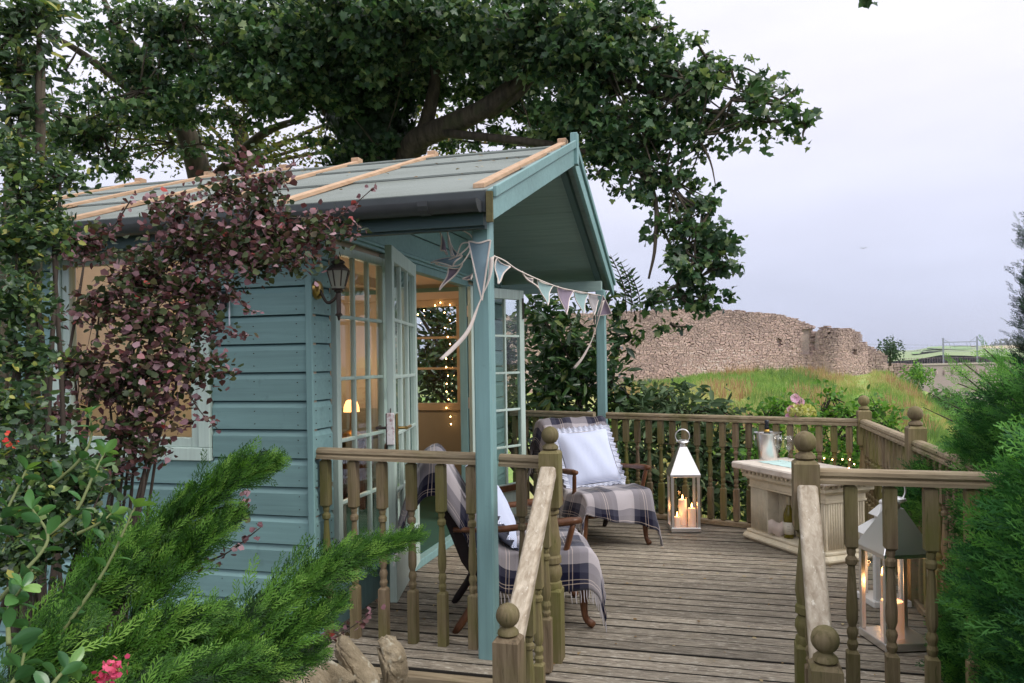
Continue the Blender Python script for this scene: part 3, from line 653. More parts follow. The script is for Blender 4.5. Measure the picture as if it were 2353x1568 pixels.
# wall plates, fascia, gutter
DTEAL = paint('dark_teal_fascia', (.05, .095, .095), .6, .1)
part('wall_plate', MB().box(XB-.1, XG-.03, EYN+.02, EYN+.06, 1.975, 2.06), DTEAL, roof)
part('wall_plate', MB().box(XW, XG-.03, 6.82, 6.90, 2.01, 2.10), SOFFIT, roof)
part('eave_soffit', MB().box(XB-.1, XW+.02, EYN+.06, YN+.03, 2.045, 2.062), DTEAL, roof)
part('fascia', MB().box(XB-.1, XG-.03, EYN+.0, EYN+.018, 1.985, 2.115), DTEAL, roof)
prof = [(-.05*math.cos(a), -.05*math.sin(a)) for a in np.linspace(0, PI, 9)]+[(.042*math.cos(a), -.042*math.sin(a)) for a in np.linspace(0, PI, 9)]
g = MB(); g.sweep([(x, y) for x, y in prof], (-5.2, EYN-.055, 2.085), (XG-.035, EYN-.055, 2.085)); gut = part('gutter', g, GREY, roof, .7)
for x in (-4.9, -3.6, -2.45, -1.25): part('bracket', MB().sweep([(x_*1.12, y_*1.12) for x_, y_ in prof], (x, EYN-.055, 2.086), (x+.045, EYN-.055, 2.086)), GREY, gut)
part('end_cap', MB().prism([(XG-.034, EYN-.055+.055*math.cos(a), 2.086-.055*math.sin(a)) for a in np.linspace(0, PI, 9)], (.006, 0, 0)), GREY, gut)
# porch posts
for (x, y, zb) in ((-1.035, 3.37, -.075), (-.99, 6.86, -.02)):
    part('post', MB().box(x-.042, x+.042, y-.042, y+.042, zb, 2.05 if y < 5 else 2.02), TEALV, H, bevel=.008)
# ------------------------------------------------------------------ things on and in the house
KL = .70
t = thing('wall_lantern', 'tarnished bronze coach lantern on the house wall beside the side light', 'lantern', (0, 0, 0)); ROOT[t] = Vector((0, 0, 0))
c = onx(773, 640, XW+.10); cy, cz = c.y, c.z; cx = XW+.11; t.location = (XW, cy, cz-.15); ROOT[t] = Vector(t.location)
part('wall_plate', MB().tube([(XW-.002, cy-.02, cz-.055), (XW+.012, cy-.02, cz-.055), (XW+.02, cy-.02, cz-.055)], [.05, .046, .025], 14), BRASS, t, .6)
part('arm', MB().tube(spline([(XW+.015, cy-.02, cz-.055), (XW+.05, cy-.01, cz-.12), (XW+.09, cy, cz-.10), (cx, cy, cz-.06)], 5), .008, 8), IRON, t, True)
part('finial_stem', MB().lathe([(r_*KL, z_*KL) for r_, z_ in [(.028, -.08), (.034, -.092), (.018, -.105), (.017, -.25), (.03, -.265), (.012, -.275), (.008, -.30), (.002, -.305)]], (cx, cy, cz), 10), IRON, t, .6)
part('roof_cap', MB().lathe([(r_*KL, z_*KL) for r_, z_ in [(.088, .055), (.085, .066), (.05, .10), (.035, .108), (.05, .112), (.052, .122), (.03, .137), (.014, .142), (.01, .16), (.002, .165)]], (cx, cy, cz), 8), IRON, t)
cg = part('cage', MB().lathe([(r_*KL, z_*KL) for r_, z_ in [(.05, -.08), (.052, -.072)]], (cx, cy, cz), 8), IRON, t)
m = MB()
for i in range(8):
    a = 2*PI*i/8; m.beam((cx+.05*KL*math.cos(a), cy+.05*KL*math.sin(a), cz-.0555*KL), (cx+.083*KL*math.cos(a), cy+.083*KL*math.sin(a), cz+.057*KL), .006, .006)
part('bars', m, IRON, cg)
FROST = plain('ribbed_lamp_glass', (.55, .55, .47), .35, trans=.4)
for i in range(8):
    a, b = 2*PI*(i+.05)/8, 2*PI*(i+.95)/8; m = MB(); m.add([(cx+r*KL*math.cos(q), cy+r*KL*math.sin(q), cz+zz*KL) for r, q, zz in ((.047, a, -.072), (.047, b, -.072), (.079, b, .054), (.079, a, .054))], [(0, 1, 2, 3)]); part('pane', m, FROST, cg)
# door sign and key on the near leaf's free edge
e = O1+A1*(LW+.004); SIGN = paint('chipped_white_sign', (.72, .68, .68), .6, .2, dirt=(.33, .10, .10), dl=(.52, .60))
t = thing('door_sign', 'chipped white and red wooden sign hung on the door handle edge', 'sign', tuple(e+Vector((0, 0, .93))))
m = MB(); m.prism([e+Vector((0, 0, .93))-n1*.022, e+Vector((0, 0, .93))+n1*.02, e+Vector((0, 0, 1.105))+n1*.02, e+Vector((0, 0, 1.105))-n1*.022], A1*.012); part('plate', m, SIGN, t, bevel=.003)
m = MB(); m.tube([e+Vector((0, 0, 1.105))+A1*.006, e+Vector((0, 0, 1.13))], .003, 5); part('hook', m, IRON, t)
q = hp-n1*.04-A1*.06; t = thing('key_ring', 'door key with brown leather fob hanging in the lock', 'key', tuple(q+Vector((0, 0, .87))))
m = MB(); m.tube([q+Vector((.018*math.cos(a), 0, .955+.018*math.sin(a))) for a in np.linspace(0, 2*PI, 13)], .002, 5); part('ring', m, STEEL, t)
m = MB(); m.ball((q.x, q.y, q.z+.905), .018, 10, 6, 1.7); part('fob', m, CHAIRWOOD, t, True)
t = thing('sensor_lamp', 'small black box lamp fixed high on the side weatherboards', 'lamp', tuple(ony(500, 700, YN)))
c = ony(498, 690, YN-.03); part('housing', MB().box(c.x-.04, c.x+.04, YN-.05, YN+.004, c.z-.035, c.z+.05), plain('black_plastic', (.02, .02, .025), .4), t, bevel=.006)
part('lens', MB().box(c.x-.03, c.x+.03, YN-.056, YN-.05, c.z-.03, c.z+.02), plain('white_lens', (.6, .6, .62), .3), t)
part('cable', MB().tube([(c.x+.06, YN-.01, c.z+.03), (c.x+.06, YN-.01, c.z-.13)], .004, 5), STEEL, t)
# ------------------------------------------------------------------ inside: lamp, day bed, slatted chair, fairy lights
LX, LY = -3.30, 6.45
t = thing('lamp_table', 'small wooden table by the far wall inside the house', 'table', (LX, LY, .06))
part('top', MB().box(LX-.25, LX+.25, LY-.25, LY+.25, .68, .71), CHAIRWOOD, t, bevel=.005)
for sx in (LX-.22, LX+.18):
    for sy in (LY-.22, LY+.18): part('leg', MB().box(sx, sx+.04, sy, sy+.04, .06, .68), CHAIRWOOD, t)
t = thing('table_lamp', 'lit table lamp with orange glass shade glowing inside the house', 'lamp', (LX, LY, .71))
part('base', MB().lathe([(.09, 0), (.08, .02), (.02, .05), (.015, .22), (.02, .24)], (LX, LY, .71), 14), BRASS, t, .6)
part('shade', MB().lathe([(.075, .22), (.07, .27), (.05, .32), (.035, .33)], (LX, LY, .71), 16), plain('glowing_shade', (.9, .5, .2), .6, emit=4, ec=(1, .42, .12)), t, True)
lp = bpy.data.objects.new('bulb', bpy.data.lights.new('bulb', 'POINT')); col.objects.link(lp); lp.parent = t; lp.location = (.0, .0, .62)
lp.data.energy = 6; lp.data.color = (1, .70, .45); lp.data.shadow_soft_size = .08
t = thing('ceiling_lamp', 'small round warm ceiling lamp inside the house', 'lamp', (-2.9, 5.2, 2.55))
part('globe', MB().ball((-2.9, 5.2, 2.5), .07, 14, 8), plain('warm_globe', (1, .8, .6), .5, emit=6, ec=(1, .68, .38)), t, True)
part('cord', MB().tube([(-2.9, 5.2, 2.56), (-2.9, 5.2, 2.75)], .006, 6), CEIL, t)
lp = bpy.data.objects.new('bulb', bpy.data.lights.new('bulb', 'POINT')); col.objects.link(lp); lp.parent = t; lp.location = (.0, .0, -.2)
lp.data.energy = 6; lp.data.color = (1, .76, .55); lp.data.shadow_soft_size = .1
t = thing('added_blind_lamp', 'added unseen lamp with cream drum shade lighting the blind inside the house', 'lamp', (-3.05, 4.45, .06))  # made-up lamp, added out of sight to light the window blind
part('pole', MB().lathe([(.13, 0), (.12, .02), (.015, .03), (.012, 1.38)], (-3.05, 4.45, .06), 14), BRASS, t, .6)
part('shade', MB().lathe([(.17, 1.36), (.15, 1.58)], (-3.05, 4.45, .06), 18), plain('lit_drum_shade', (.9, .75, .55), .7, emit=1.5, ec=(1, .66, .36)), t, True)
lp = bpy.data.objects.new('bulb', bpy.data.lights.new('bulb', 'POINT')); col.objects.link(lp); lp.parent = t; lp.location = (.0, .0, 1.72)
lp.data.energy = 6; lp.data.color = (1, .70, .42); lp.data.shadow_soft_size = .08
PINK = plain('blush_fabric', (.62, .45, .40), .95, var=.06); OAK = wood('oak_furniture', (.28, .17, .08), (.42, .28, .15), (5, 30, 30))
t = thing('day_bed', 'blush covered day bed with timber back inside the house', 'bed', (-4.2, 5.75, .06))
part('base', MB().box(-4.85, -3.65, 5.45, 6.2, .06, .32), OAK, t, bevel=.01); part('mattress', MB().box(-4.83, -3.67, 5.46, 6.18, .322, .50), PINK, t, bevel=.04)
part('back', MB().box(-4.85, -3.65, 6.2, 6.25, .06, .95), OAK, t, bevel=.01)
for i in range(3):
    x = -4.6+i*.38; tag(part('bed_cushion', MB().ball((x, 6.02, .70), .21, 14, 9, .95), PINK, None, True), ('rear', 'middle', 'front')[i]+' blush cushion leaning on the day bed back', 'cushion', 'day bed cushions')
WHITEP_ = 0
WHITEP = paint('white_furniture_paint', (.66, .64, .58), .5, .1)
t = thing('slatted_chair', 'cream painted slatted chair just inside the side light', 'chair', (-2.5, 4.15, .06))
for sx in (-2.72, -2.3):
    for sy in (3.95, 4.35): part('leg', MB().box(sx-.018, sx+.018, sy-.018, sy+.018, .06, .5 if sx > -2.5 else 1.0), WHITEP, t)
part('seat', MB().box(-2.75, -2.27, 3.92, 4.38, .48, .505), WHITEP, t, bevel=.005)
for i in range(5): y = 4.0+i*.075; part('slat', MB().beam((-2.72, y, .52), (-2.78, y, .97), .02, .045, (0, 1, 0)), WHITEP, t)
part('top_rail', MB().box(-2.81, -2.75, 3.92, 4.38, .96, 1.03), WHITEP, t, bevel=.008)
BULB = plain('fairy_bulb', (1, .7, .35), .4, emit=26, ec=(1, .55, .2)); WIRE = plain('copper_wire', (.3, .2, .1), .4, .8)
def fairy(name, label, pts, bulb=.008, step=.0):
    t = thing(name, label, 'string lights', tuple(pts[0])); part('wire', MB().tube(pts, .0018, 4), WIRE, t)
    me = mesh('bulb', MB().ball((0, 0, 0), bulb, 8, 6, 1.3), BULB, smooth=True)
    for p in pts: link('bulb', me, t, Vector(p)-Vector(pts[0]))
    return t
yy = YF-.125
Z3 = lambda X, Y: (960+X/3.5625)*.98411
Z4 = lambda Y: (640+Y/3.5625)*.98411
pp = [(25, 397), (55, 333), (105, 300), (197, 258), (242, 235), (320, 253), (276, 317), (322, 380), (280, 446), (303, 520), (322, 580), (290, 700), (291, 772), (305, 843), (294, 910), (293, 975), (309, 1040), (292, 1110), (325, 1183), (330, 1245)]
fairy('fairy_lights', 'warm fairy lights draped round the far window inside the house', [ony(Z3(a, 0), Z4(b), yy) for a, b in pp], .005)
# ================================================================== deck, steps and railings
BY0, BY1 = (-1.75, 6.98), (1.10, 6.12)                   # back edge line of the deck
deck = thing('deck', 'weathered grey brown timber deck of narrow boards running across', 'deck', (-.4, 5, -.2)); 
del deck['category']; del deck['label']; deck['kind'] = 'structure'
y = 3.17; GRIME_SHADE = plain('grimy_shaded_board_edge', (.022, .019, .014), .95)  # edge colour holds both grime and the painted shade of the gaps
while y < 6.95:
    w = .0968; xe = 1.14
    yb = y+w
    lim = lambda yy: 1.14 if yy < 6.1 else BY0[0]+(yy-BY0[1])*(BY1[0]-BY0[0])/(BY1[1]-BY0[1])
    a, b = min(1.14, lim(y)), min(1.14, lim(yb)); x0 = XW+.02 if y > 3.36 else XW+.1
    dz = random.uniform(-.002, .002); L0 = ROOT[deck]
    m = MB(); m.prism([(x0, y, -.028+dz), (a, y, -.028+dz), (b, yb, -.028+dz), (x0, yb, -.028+dz)], (0, 0, .028))
    m.v = [tuple(Vector(p)-Vector(((x0+a)/2, y, 0))) for p in m.v]
    pm = mesh('plank', m, DECK, bevel=.003); pm.materials.append(GRIME_SHADE)
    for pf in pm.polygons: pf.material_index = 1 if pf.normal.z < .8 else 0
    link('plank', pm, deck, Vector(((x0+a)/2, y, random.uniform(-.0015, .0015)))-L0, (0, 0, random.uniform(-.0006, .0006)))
    y += .1045
part('joist_frame', MB().box(XW+.02, 1.12, 3.30, 6.1, -.20, -.034), plain('dark_joists', (.05, .04, .03), .9), deck)
part('edge_board', MB().box(XW, -.60, 3.10, 3.165, -.13, -.012), RAILH, deck, bevel=.004)
part('edge_board', MB().box(-.60, 1.14, 3.125, 3.165, -.17, -.006), RAILH, deck, bevel=.004)
steps = thing('garden_steps', 'timber steps leading down from the deck between the handrails', 'steps', (-.2, 2.7, -.45))
for i in range(2):
    for j in range(2): part('tread', MB().box(-.66, .30, 2.99-i*.3-j*.135, 3.115-i*.3-j*.135, -.19-i*.16, -.155-i*.16), DECK, steps, bevel=.004)
for x in (-.70, .33): part('stringer', MB().beam((x, 3.1, -.10), (x, 2.35, -.50), .04, .2), RAILH, steps)
# turned baluster and newel, shared meshes -------------------------
def sq(m, w, z0, z1, ch=.012):
    a = w/2; b = a-ch
    ring = lambda s, z: [(-s, -s, z), (s, -s, z), (s, s, z), (-s, s, z)]
    vs = ring(b, z0)+ring(a, z0+ch)+ring(a, z1-ch)+ring(b, z1); fs = [(3, 2, 1, 0), (12, 13, 14, 15)]
    for k in range(3): fs += [(4*k+i, 4*k+(i+1) % 4, 4*k+4+(i+1) % 4, 4*k+4+i) for i in range(4)]
    m.add(vs, fs)
def baluster_mesh(h):
    m = MB(); sq(m, .044, 0, .285*h/.84); s = h/.84
    prof = [(.014, .283), (.019, .295), (.0205, .305), (.015, .318), (.0165, .326), (.021, .340), (.019, .352), (.013, .362), (.0205, .385), (.0215, .42), (.019, .46), (.0145, .53), (.0125, .565), (.0205, .572), (.0215, .588), (.013, .600), (.017, .612), (.016, .622)]
    m.lathe([(r, z*s) for r, z in prof], (0, 0, 0), 10); sq(m, .044, .62*s, h); return mesh('baluster', m, RAIL, smooth=.5)
BAL = baluster_mesh(.86); BALS = baluster_mesh(.74)
def newel(parent, x, y, z0, z1, w=.092, turned=True, fin=.041):
    """square newel z0..z1 with turned waist and ball finial"""
    m = MB(); h = z1-z0
    if turned:
        sq(m, w, z0, z0+h*.36); a = z0+h*.36; b = z1-.27; k = w/2
        m.lathe([(k*.95, a-.003), (k*1.0, a+.012), (k*.95, a+.024), (k*.78, a+.03), (k*1.02, a+.06), (k*.98, a+.085), (k*.75, a+.105), (k*.98, a+.115), (k*.96, a+.14), (k*.82, a+.15), (k*.96, a+.20), (k*.62, b-.05), (k*.58, b-.03), (k*.8, b-.02), (k*.82, b-.01), (k*.55, b), (k*.6, b+.003)], (0, 0, 0), 14)
        sq(m, w, b, z1)
    else: sq(m, w, z0, z1)
    L0 = ROOT[rootof(parent)]
    n = link('newel_post', mesh('newel_post', m, RAIL, smooth=.5), parent, Vector((x, y, 0))-L0)
    f = MB(); f.lathe([(w*.30, z1-.002), (w*.42, z1+.008), (w*.40, z1+.018), (w*.22, z1+.032)]+[(max(.004, fin*math.sin(t)), z1+.028+fin-fin*math.cos(t)) for t in np.linspace(.5, PI, 10)], (0, 0, 0), 16)
    link('ball_finial', mesh('ball_finial', f, RAIL, smooth=.8), n)
    return n
HPROF = [(-.034, -.026), (.034, -.026), (.034, -.012), (.026, -.004), (.033, .006), (.030, .020), (.016, .029), (-.016, .029), (-.030, .020), (-.033, .006), (-.026, -.004), (-.034, -.012)]
BPROF = [(-.034, -.018), (.034, -.018), (.034, .014), (.028, .018), (-.028, .018), (-.034, .014)]
def rail_run(t, p, q, zb_p, zb_q, n, ends=(.06, .06), mat=RAILH, me=None, skip=()):
    """top rail p->q (its top), bottom rail, n balusters"""
    p, q = Vector(p), Vector(q)
    part('top_rail', MB().sweep(HPROF, p-Vector((0, 0, .029)), q-Vector((0, 0, .029))), mat, t, bevel=.0)
    a, b = Vector((p.x, p.y, zb_p)), Vector((q.x, q.y, zb_q))
    part('bottom_rail', MB().sweep(BPROF, a, b), mat, t)
    ln = (q-p).length; ang = math.atan2(q.y-p.y, q.x-p.x); L0 = ROOT[t]
    for i in range(n):
        f = ends[0]+(1-ends[0]-ends[1])*(i/(n-1) if n > 1 else .5)
        if i in skip: continue
        c = a.lerp(b, f); top = p.lerp(q, f).z-.055; o = link('baluster', me or BAL, t, Vector((c.x, c.y, c.z+.018))-L0, (0, 0, ang))
        o.scale = (1, 1, (top-c.z-.018)/(.74 if me is BALS else .86))
t = thing('railing', 'front railing between the house corner and the left newel', 'railing', (-1.4, 3.45, -.1), group='deck railings')
rail_run(t, (-1.955, 3.46, .953), (-1.075, 3.45, .940), -.075, -.072, 6, (.04, .07))
rail_run(t, (-.99, 3.45, .937), (-.785, 3.45, .930), -.07, -.07, 1, (.5, .5))
newel(t, -.735, 3.40, -.02, .965)
part('sole_rail', MB().box(-1.95, -.63, 3.40, 3.495, -.14, -.093), RAILH, t, bevel=.006)
t = thing('railing', 'long back railing behind the tall lantern and far armchair', 'railing', (-.3, 6.6, 0), group='deck railings')
def bk(x): return BY0[1]+(x-BY0[0])*(BY1[1]-BY0[1])/(BY1[0]-BY0[0])
rail_run(t, (-1.9, bk(-1.9), .912), (-1.05, bk(-1.05), .912), .03, .03, 8, (.05, .05)); rail_run(t, (-.93, bk(-.93), .912), (1.04, bk(1.04), .908), .03, .02, 19, (.035, .03))
newel(t, 1.08, bk(1.08)-.0, -.1, .975)
t = thing('railing', 'right side railing running back beside the conifer hedge', 'railing', (1.07, 4.8, 0), group='deck railings')
rail_run(t, (1.075, 6.08, .908), (1.075, 4.66, .912), .02, .02, 13, (.05, .05)); rail_run(t, (1.075, 4.56, .912), (1.075, 3.15, .915), .02, .02, 13, (.05, .05))
newel(t, 1.075, 4.61, -.1, .985)
t = thing('railing', 'front right railing in front of the large steel lantern', 'railing', (.7, 3.05, -.1), group='deck railings')
rail_run(t, (.375, 3.06, .953), (1.04, 3.055, .950), -.06, -.06, 5, (.17, .02))
newel(t, .33, 3.05, -.1, .985)
part('sole_rail', MB().box(.28, 1.06, 3.01, 3.10, -.14, -.08), RAILH, t, bevel=.006)
for s, (x0, y0, z0, x1, y1, z1), lab in ((0, (-.735, 3.345, .90, -.685, 2.50, .43), 'bleached sloping handrail on the left of the steps with ball newel'), (1, (.33, 2.995, .905, .306, 2.44, .45), 'bleached sloping handrail on the right of the steps with ball newel')):
    t = thing('stair_handrail', lab, 'handrail', (x1, y1, -.45), group='stair handrails')
    HB = [(-.036, -.028), (.036, -.028), (.036, .012), (.028, .022), (-.028, .022), (-.036, .012)]
    part('handrail', MB().sweep(HB, (x0, y0, z0-.02), (x1, y1+.0, z1-.02)), BLEACH, t, bevel=.003)
    part('bottom_rail', MB().sweep(BPROF, (x0, y0, z0-.92), (x1, y1, z1-.84)), RAILH, t)
    n = 4
    for i in range(n):
        f = (i+.5)/n; p = Vector((x0, y0, z0)).lerp(Vector((x1, y1, z1)), f); o = link('baluster', BALS, t, Vector((p.x, p.y, p.z-.84))-ROOT[t])
    newel(t, x1, y1-.05, -.45, z1+.02, .088, False)
# ================================================================== furniture and things on the deck
def tartan():
    m, nt, b = newmat('tartan_wool'); uv = nd(nt, 'ShaderNodeUVMap'); s = nd(nt, 'ShaderNodeSeparateXYZ', {0: uv.outputs[0]})
    A, G, N, T = (.45, .41, .43), (.045, .045, .07), (.002, .002, .016), (.50, .40, .32)
    st = ((0, A), (.22, G), (.36, N), (.465, T), (.48, N), (.52, T), (.535, N), (.64, G), (.78, A))
    cs = []
    for ax in (0, 1):
        f = nd(nt, 'ShaderNodeMath', {0: s.outputs[ax], 1: 3.1}, operation='MULTIPLY'); f = nd(nt, 'ShaderNodeMath', {0: f.outputs[0]}, operation='FRACT')
        cs.append(rampn(nt, f.outputs[0], st, 'CONSTANT'))
    c = mixc(nt, .5, cs[0], cs[1]); n = noise(nt, uv.outputs[0], 600, 2)
    c = scalec(nt, c, nd(nt, 'ShaderNodeMapRange', {0: n, 1: .3, 2: .7, 3: .85, 4: 1.15}).outputs[0])
    nt.links.new(c, b.inputs['Base Color']); b.inputs['Roughness'].default_value = .95; b.inputs['Specular IOR Level'].default_value = .1
    b.inputs['Sheen Weight'].default_value = .3; bump(nt, b, n, .4, .002); return m
TARTAN = tartan()
def stripes(name, a, bb, sc):
    m, nt, b = newmat(name); w = nd(nt, 'ShaderNodeTexWave', {'Vector': coords(nt, (1, 1, 1), False), 'Scale': sc, 'Distortion': .4}, bands_direction='Y')
    nt.links.new(rampn(nt, w.outputs[0], ((.25, bb), (.6, a))), b.inputs['Base Color']); b.inputs['Roughness'].default_value = .9; b.inputs['Specular IOR Level'].default_value = .1
    bump(nt, b, w.outputs[0], .3, .003); return m
TICK = stripes('blue_white_ticking', (.76, .80, .95), (.46, .53, .76), 42); RUFF = stripes('blue_white_ruffle', (.80, .82, .92), (.22, .25, .36), 30)
def cloth(name, P, UV, mat, parent, thick=.006, smooth=True):
    a, b = len(P), len(P[0]); me = bpy.data.meshes.new(name)
    me.from_pydata([tuple(p) for r in P for p in r], [], [(i*b+j, i*b+j+1, (i+1)*b+j+1, (i+1)*b+j) for i in range(a-1) for j in range(b-1)])
    uvl = me.uv_layers.new(name='UVMap'); fl = [u for r in UV for u in r]
    uvl.data.foreach_set('uv', np.array([fl[l.vertex_index] for l in me.loops], np.float32).ravel())
    me.materials.append(mat); finish(me, smooth, 0); o = link(name, me, parent)
    md = o.modifiers.new('thickness', 'SOLIDIFY'); md.thickness = thick
    return o
DARKF = plain('dark_maroon_upholstery', (.018, .010, .010), .85, var=.3); GREENF = plain('green_upholstery', (.018, .085, .045), .9, var=.15)
def armchair(label, loc, rz):
    t = thing('armchair', label, 'armchair', loc, rz, 'deck armchairs')
    m = MB(); m.prism([(-.22, y, z) for y, z in ((-.25, .25), (.25, .25), (.25, .35), (-.25, .35))], (.46, 0, .05)); lpart('seat', m, GREENF, t, bevel=.02)
    m = MB(); q = [(-.14, .30), (-.46, .86), (-.50, .86), (-.53, .80), (-.36, .36), (-.26, .21)]
    m.prism([(x, -.26, z) for x, z in q], (0, .52, 0)); lpart('backrest', m, DARKF, t, bevel=.02)
    for s in (-1, 1):
        lpart('leg', MB().tube(spline([(.235, s*.245, .33), (.27, s*.25, .24), (.265, s*.25, .13), (.275, s*.252, .05), (.315, s*.258, .012)], 4), [.027]*4+[.028, .027, .025, .023]+[.021, .019, .018, .017]+[.017, .018, .02, .021, .017][:5], 9), CHAIRWOOD, t, True)
        lpart('leg', MB().tube(spline([(-.24, s*.235, .30), (-.30, s*.24, .15), (-.40, s*.245, .0)], 4), [.024]*4+[.021]*4+[.016], 8), DARKF if s > 0 else CHAIRWOOD, t, True)
        lpart('arm', MB().tube(spline([(-.40, s*.285, .535), (-.20, s*.295, .53), (.05, s*.30, .55), (.25, s*.30, .565)], 4), [.014]*4+[.017]*4+[.022]*4+[.016], 8), CHAIRWOOD, t, True)
        lpart('arm_support', MB().tube(spline([(.15, s*.275, .30), (.175, s*.285, .42), (.21, s*.298, .553)], 4), [.021]*4+[.016]*4+[.012], 8), CHAIRWOOD, t, True)
    for s in (-1, 1): lpart('stretcher', MB().tube([(.25, s*.245, .22), (-.27, s*.24, .20)], .011, 6), DARKF, t, True)
    lpart('stretcher', MB().tube([(.255, -.24, .235), (.255, .24, .235)], .012, 6), CHAIRWOOD, t, True)
    return t
def blanket(label, loc, rz, sd, front=.17, lside=.16, rside=.10, yoff=0, skew=0):
    t = thing('tartan_blanket', label, 'blanket', loc, rz, 'tartan blankets'); r = random.Random(sd)
    prof = spline([(-.66, .56), (-.62, .70), (-.555, .855), (-.50, .90), (-.445, .875), (-.34, .70), (-.20, .46), (-.10, .395), (.06, .405), (.22, .415), (.30, .405), (.335, .35), (.35, .26), (.36, .40-front-.0)], 5)
    P = []; UV = []; s = 0; prev = None; ph = r.uniform(0, 6)
    n = 45; w = .275
    ts = np.linspace(-w-rside, w+lside, n)
    for i, p in enumerate(prof):
        if prev is not None: s += (p-prev).length
        prev = p; row = []; ur = []
        fr = i/(len(prof)-1)
        for tt in ts:
            over = max(0, abs(tt)-w); sg = 1 if tt > 0 else -1
            x, z = p.x, p.y; y = tt if not over else sg*(w+.22*over+.02*math.sin(s*14+ph))
            z -= over*.95 if i > 8 else over*.6
            x += -.05*over
            z += .008*math.sin(tt*17+ph)*math.sin(s*9+ph)+.004*math.sin(tt*41+s*23)
            hang = max(0, (i-52)/13)
            x += hang*(.02*math.sin(tt*16+ph)+.012*math.sin(tt*37)); z -= hang*skew*(tt)
            back = max(0, (16-i)/16); x += back*.018*math.sin(tt*20+ph); y += .012*math.sin(s*11+ph)*(1 if over else .3)
            row.append(Vector((x, y+yoff, z))); ur.append((tt+.6, s+.1))
        P.append(row); UV.append(ur)
    cloth('cloth', P, UV, TARTAN, t)
    for k, name in ((0, 'back'), (-1, 'side')):
        m = MB()
        if k == 0: src = [(P[0][j], Vector((0, 0, -1))) for j in range(0, n, 1)]
        else: src = [(P[i][0], Vector((0, -.1, -1))) for i in range(26, len(P))]+[(P[i][-1], Vector((0, .1, -1))) for i in range(26, len(P))]
        for q, d in src: 
            e = q+d*.06+Vector((r.uniform(-.008, .008), r.uniform(-.008, .008), 0)); m.tube([q, q.lerp(e, .5)+Vector((r.uniform(-.004, .004),)*3), e], [.0035, .003, .002], 4)
        fo = lpart('fringe', m, plain('wool_fringe', (.42, .39, .40), .95), t); fo['kind'] = 'stuff'
    return t
def pillow(label, loc, rot, w=.46, th=.075):
    t = thing('cushion', label, 'cushion', loc, 0, 'ticking cushions'); ROOT[t] = None; t.rotation_euler = rot
    n = 17; top = []; bot = []
    for i in range(n):
        a = 2*i/(n-1)-1; r1 = []; r2 = []
        for j in range(n):
            b = 2*j/(n-1)-1; k = max(0, (1-abs(a)**2.6)*(1-abs(b)**2.6))**.55; sx = w/2*(1-.07*(1-abs(a)**2)*abs(b)**6) ; pinch = 1-.06*(1-b*b)*abs(a)**4; p2 = 1-.06*(1-a*a)*abs(b)**4
            wr = .006*math.sin(a*9+b*4)*k
            r1.append(Vector((a*w/2*pinch, b*w/2*p2, th*k+wr))); r2.append(Vector((a*w/2*pinch, b*w/2*p2, -th*k)))
        top.append(r1); bot.append(r2)
    m = MB(); m.grid(top); m.grid([list(r) for r in bot]); lpart('cover', m, TICK, t, True)
    edge = [(x, -1) for x in np.linspace(-1, 1, 45)]+[(1, x) for x in np.linspace(-1, 1, 45)]+[(x, 1) for x in np.linspace(1, -1, 45)]+[(-1, x) for x in np.linspace(1, -1, 45)]
    A = []; B2 = []; C2 = []
    for i, (a, b) in enumerate(edge):
        q = Vector((a*w/2*.985, b*w/2*.985, 0)); d = Vector((a if abs(a) == 1 else 0, b if abs(b) == 1 else 0, 0)).normalized() if True else 0
        wv = math.sin(i*1.35); A.append(q-d*.004); B2.append(q+d*.022+Vector((0, 0, .012*wv))); C2.append(q+d*.040+Vector((0, 0, .018*math.sin(i*1.35+.6))))
    lpart('ruffle', MB().grid([A, B2, C2]), RUFF, t, True)
    return t
def pl_(loc, rz, p): return Vector(loc)+Matrix.Rotation(rz, 3, 'Z') @ Vector(p)
C1L, C1R = (-1.0, 3.98, 0), math.radians(20)
C2L, C2R = (-.87, 5.76, 0), math.radians(-55)
armchair('near armchair with dark back seen behind the front railing', C1L, C1R); armchair('far armchair facing forward beside the tall lantern', C2L, C2R)
blanket('tartan blanket draped over the near armchair', C1L, C1R, 4, front=.24, lside=.10, rside=.20, skew=.15); blanket('tartan blanket draped over the far armchair in front of the back railing', C2L, C2R, 9, front=.20, lside=.14, rside=.20, skew=.25)
for (L_, R_, lab, s) in ((C1L, C1R, 'blue ticking cushion seen from the side on the near armchair', 1), (C2L, C2R, 'pale blue ticking cushion with frilled edge on the far armchair', 1)):
    p = pl_(L_, R_, (-.19, .01, .61)); M_ = Matrix.Rotation(R_, 3, 'Z') @ Matrix.Rotation(math.radians(61), 3, 'Y') @ Matrix.Rotation(PI/2+.05, 3, 'Z')
    pillow(lab, p, M_.to_euler())
t = thing('blanket_label', 'small dark green maker label sewn on the blanket corner', 'label', tuple(pl_(C2L, C2R, (.3, -.4, .2))), C2R+.35)
lpart('patch', MB().box(.035, .041, -.03, .03, -.03, .03), plain('green_label', (.008, .06, .045), .7), t); 
lm = MB()
for i, (a, b, c) in enumerate(((-.02, .02, .012), (-.018, .01, 0), (-.02, .016, -.012))): lm.box(.0412, .0425, a, b, c-.003, c+.003)
lpart('lettering', lm, plain('label_thread', (.6, .62, .55), .8), t)
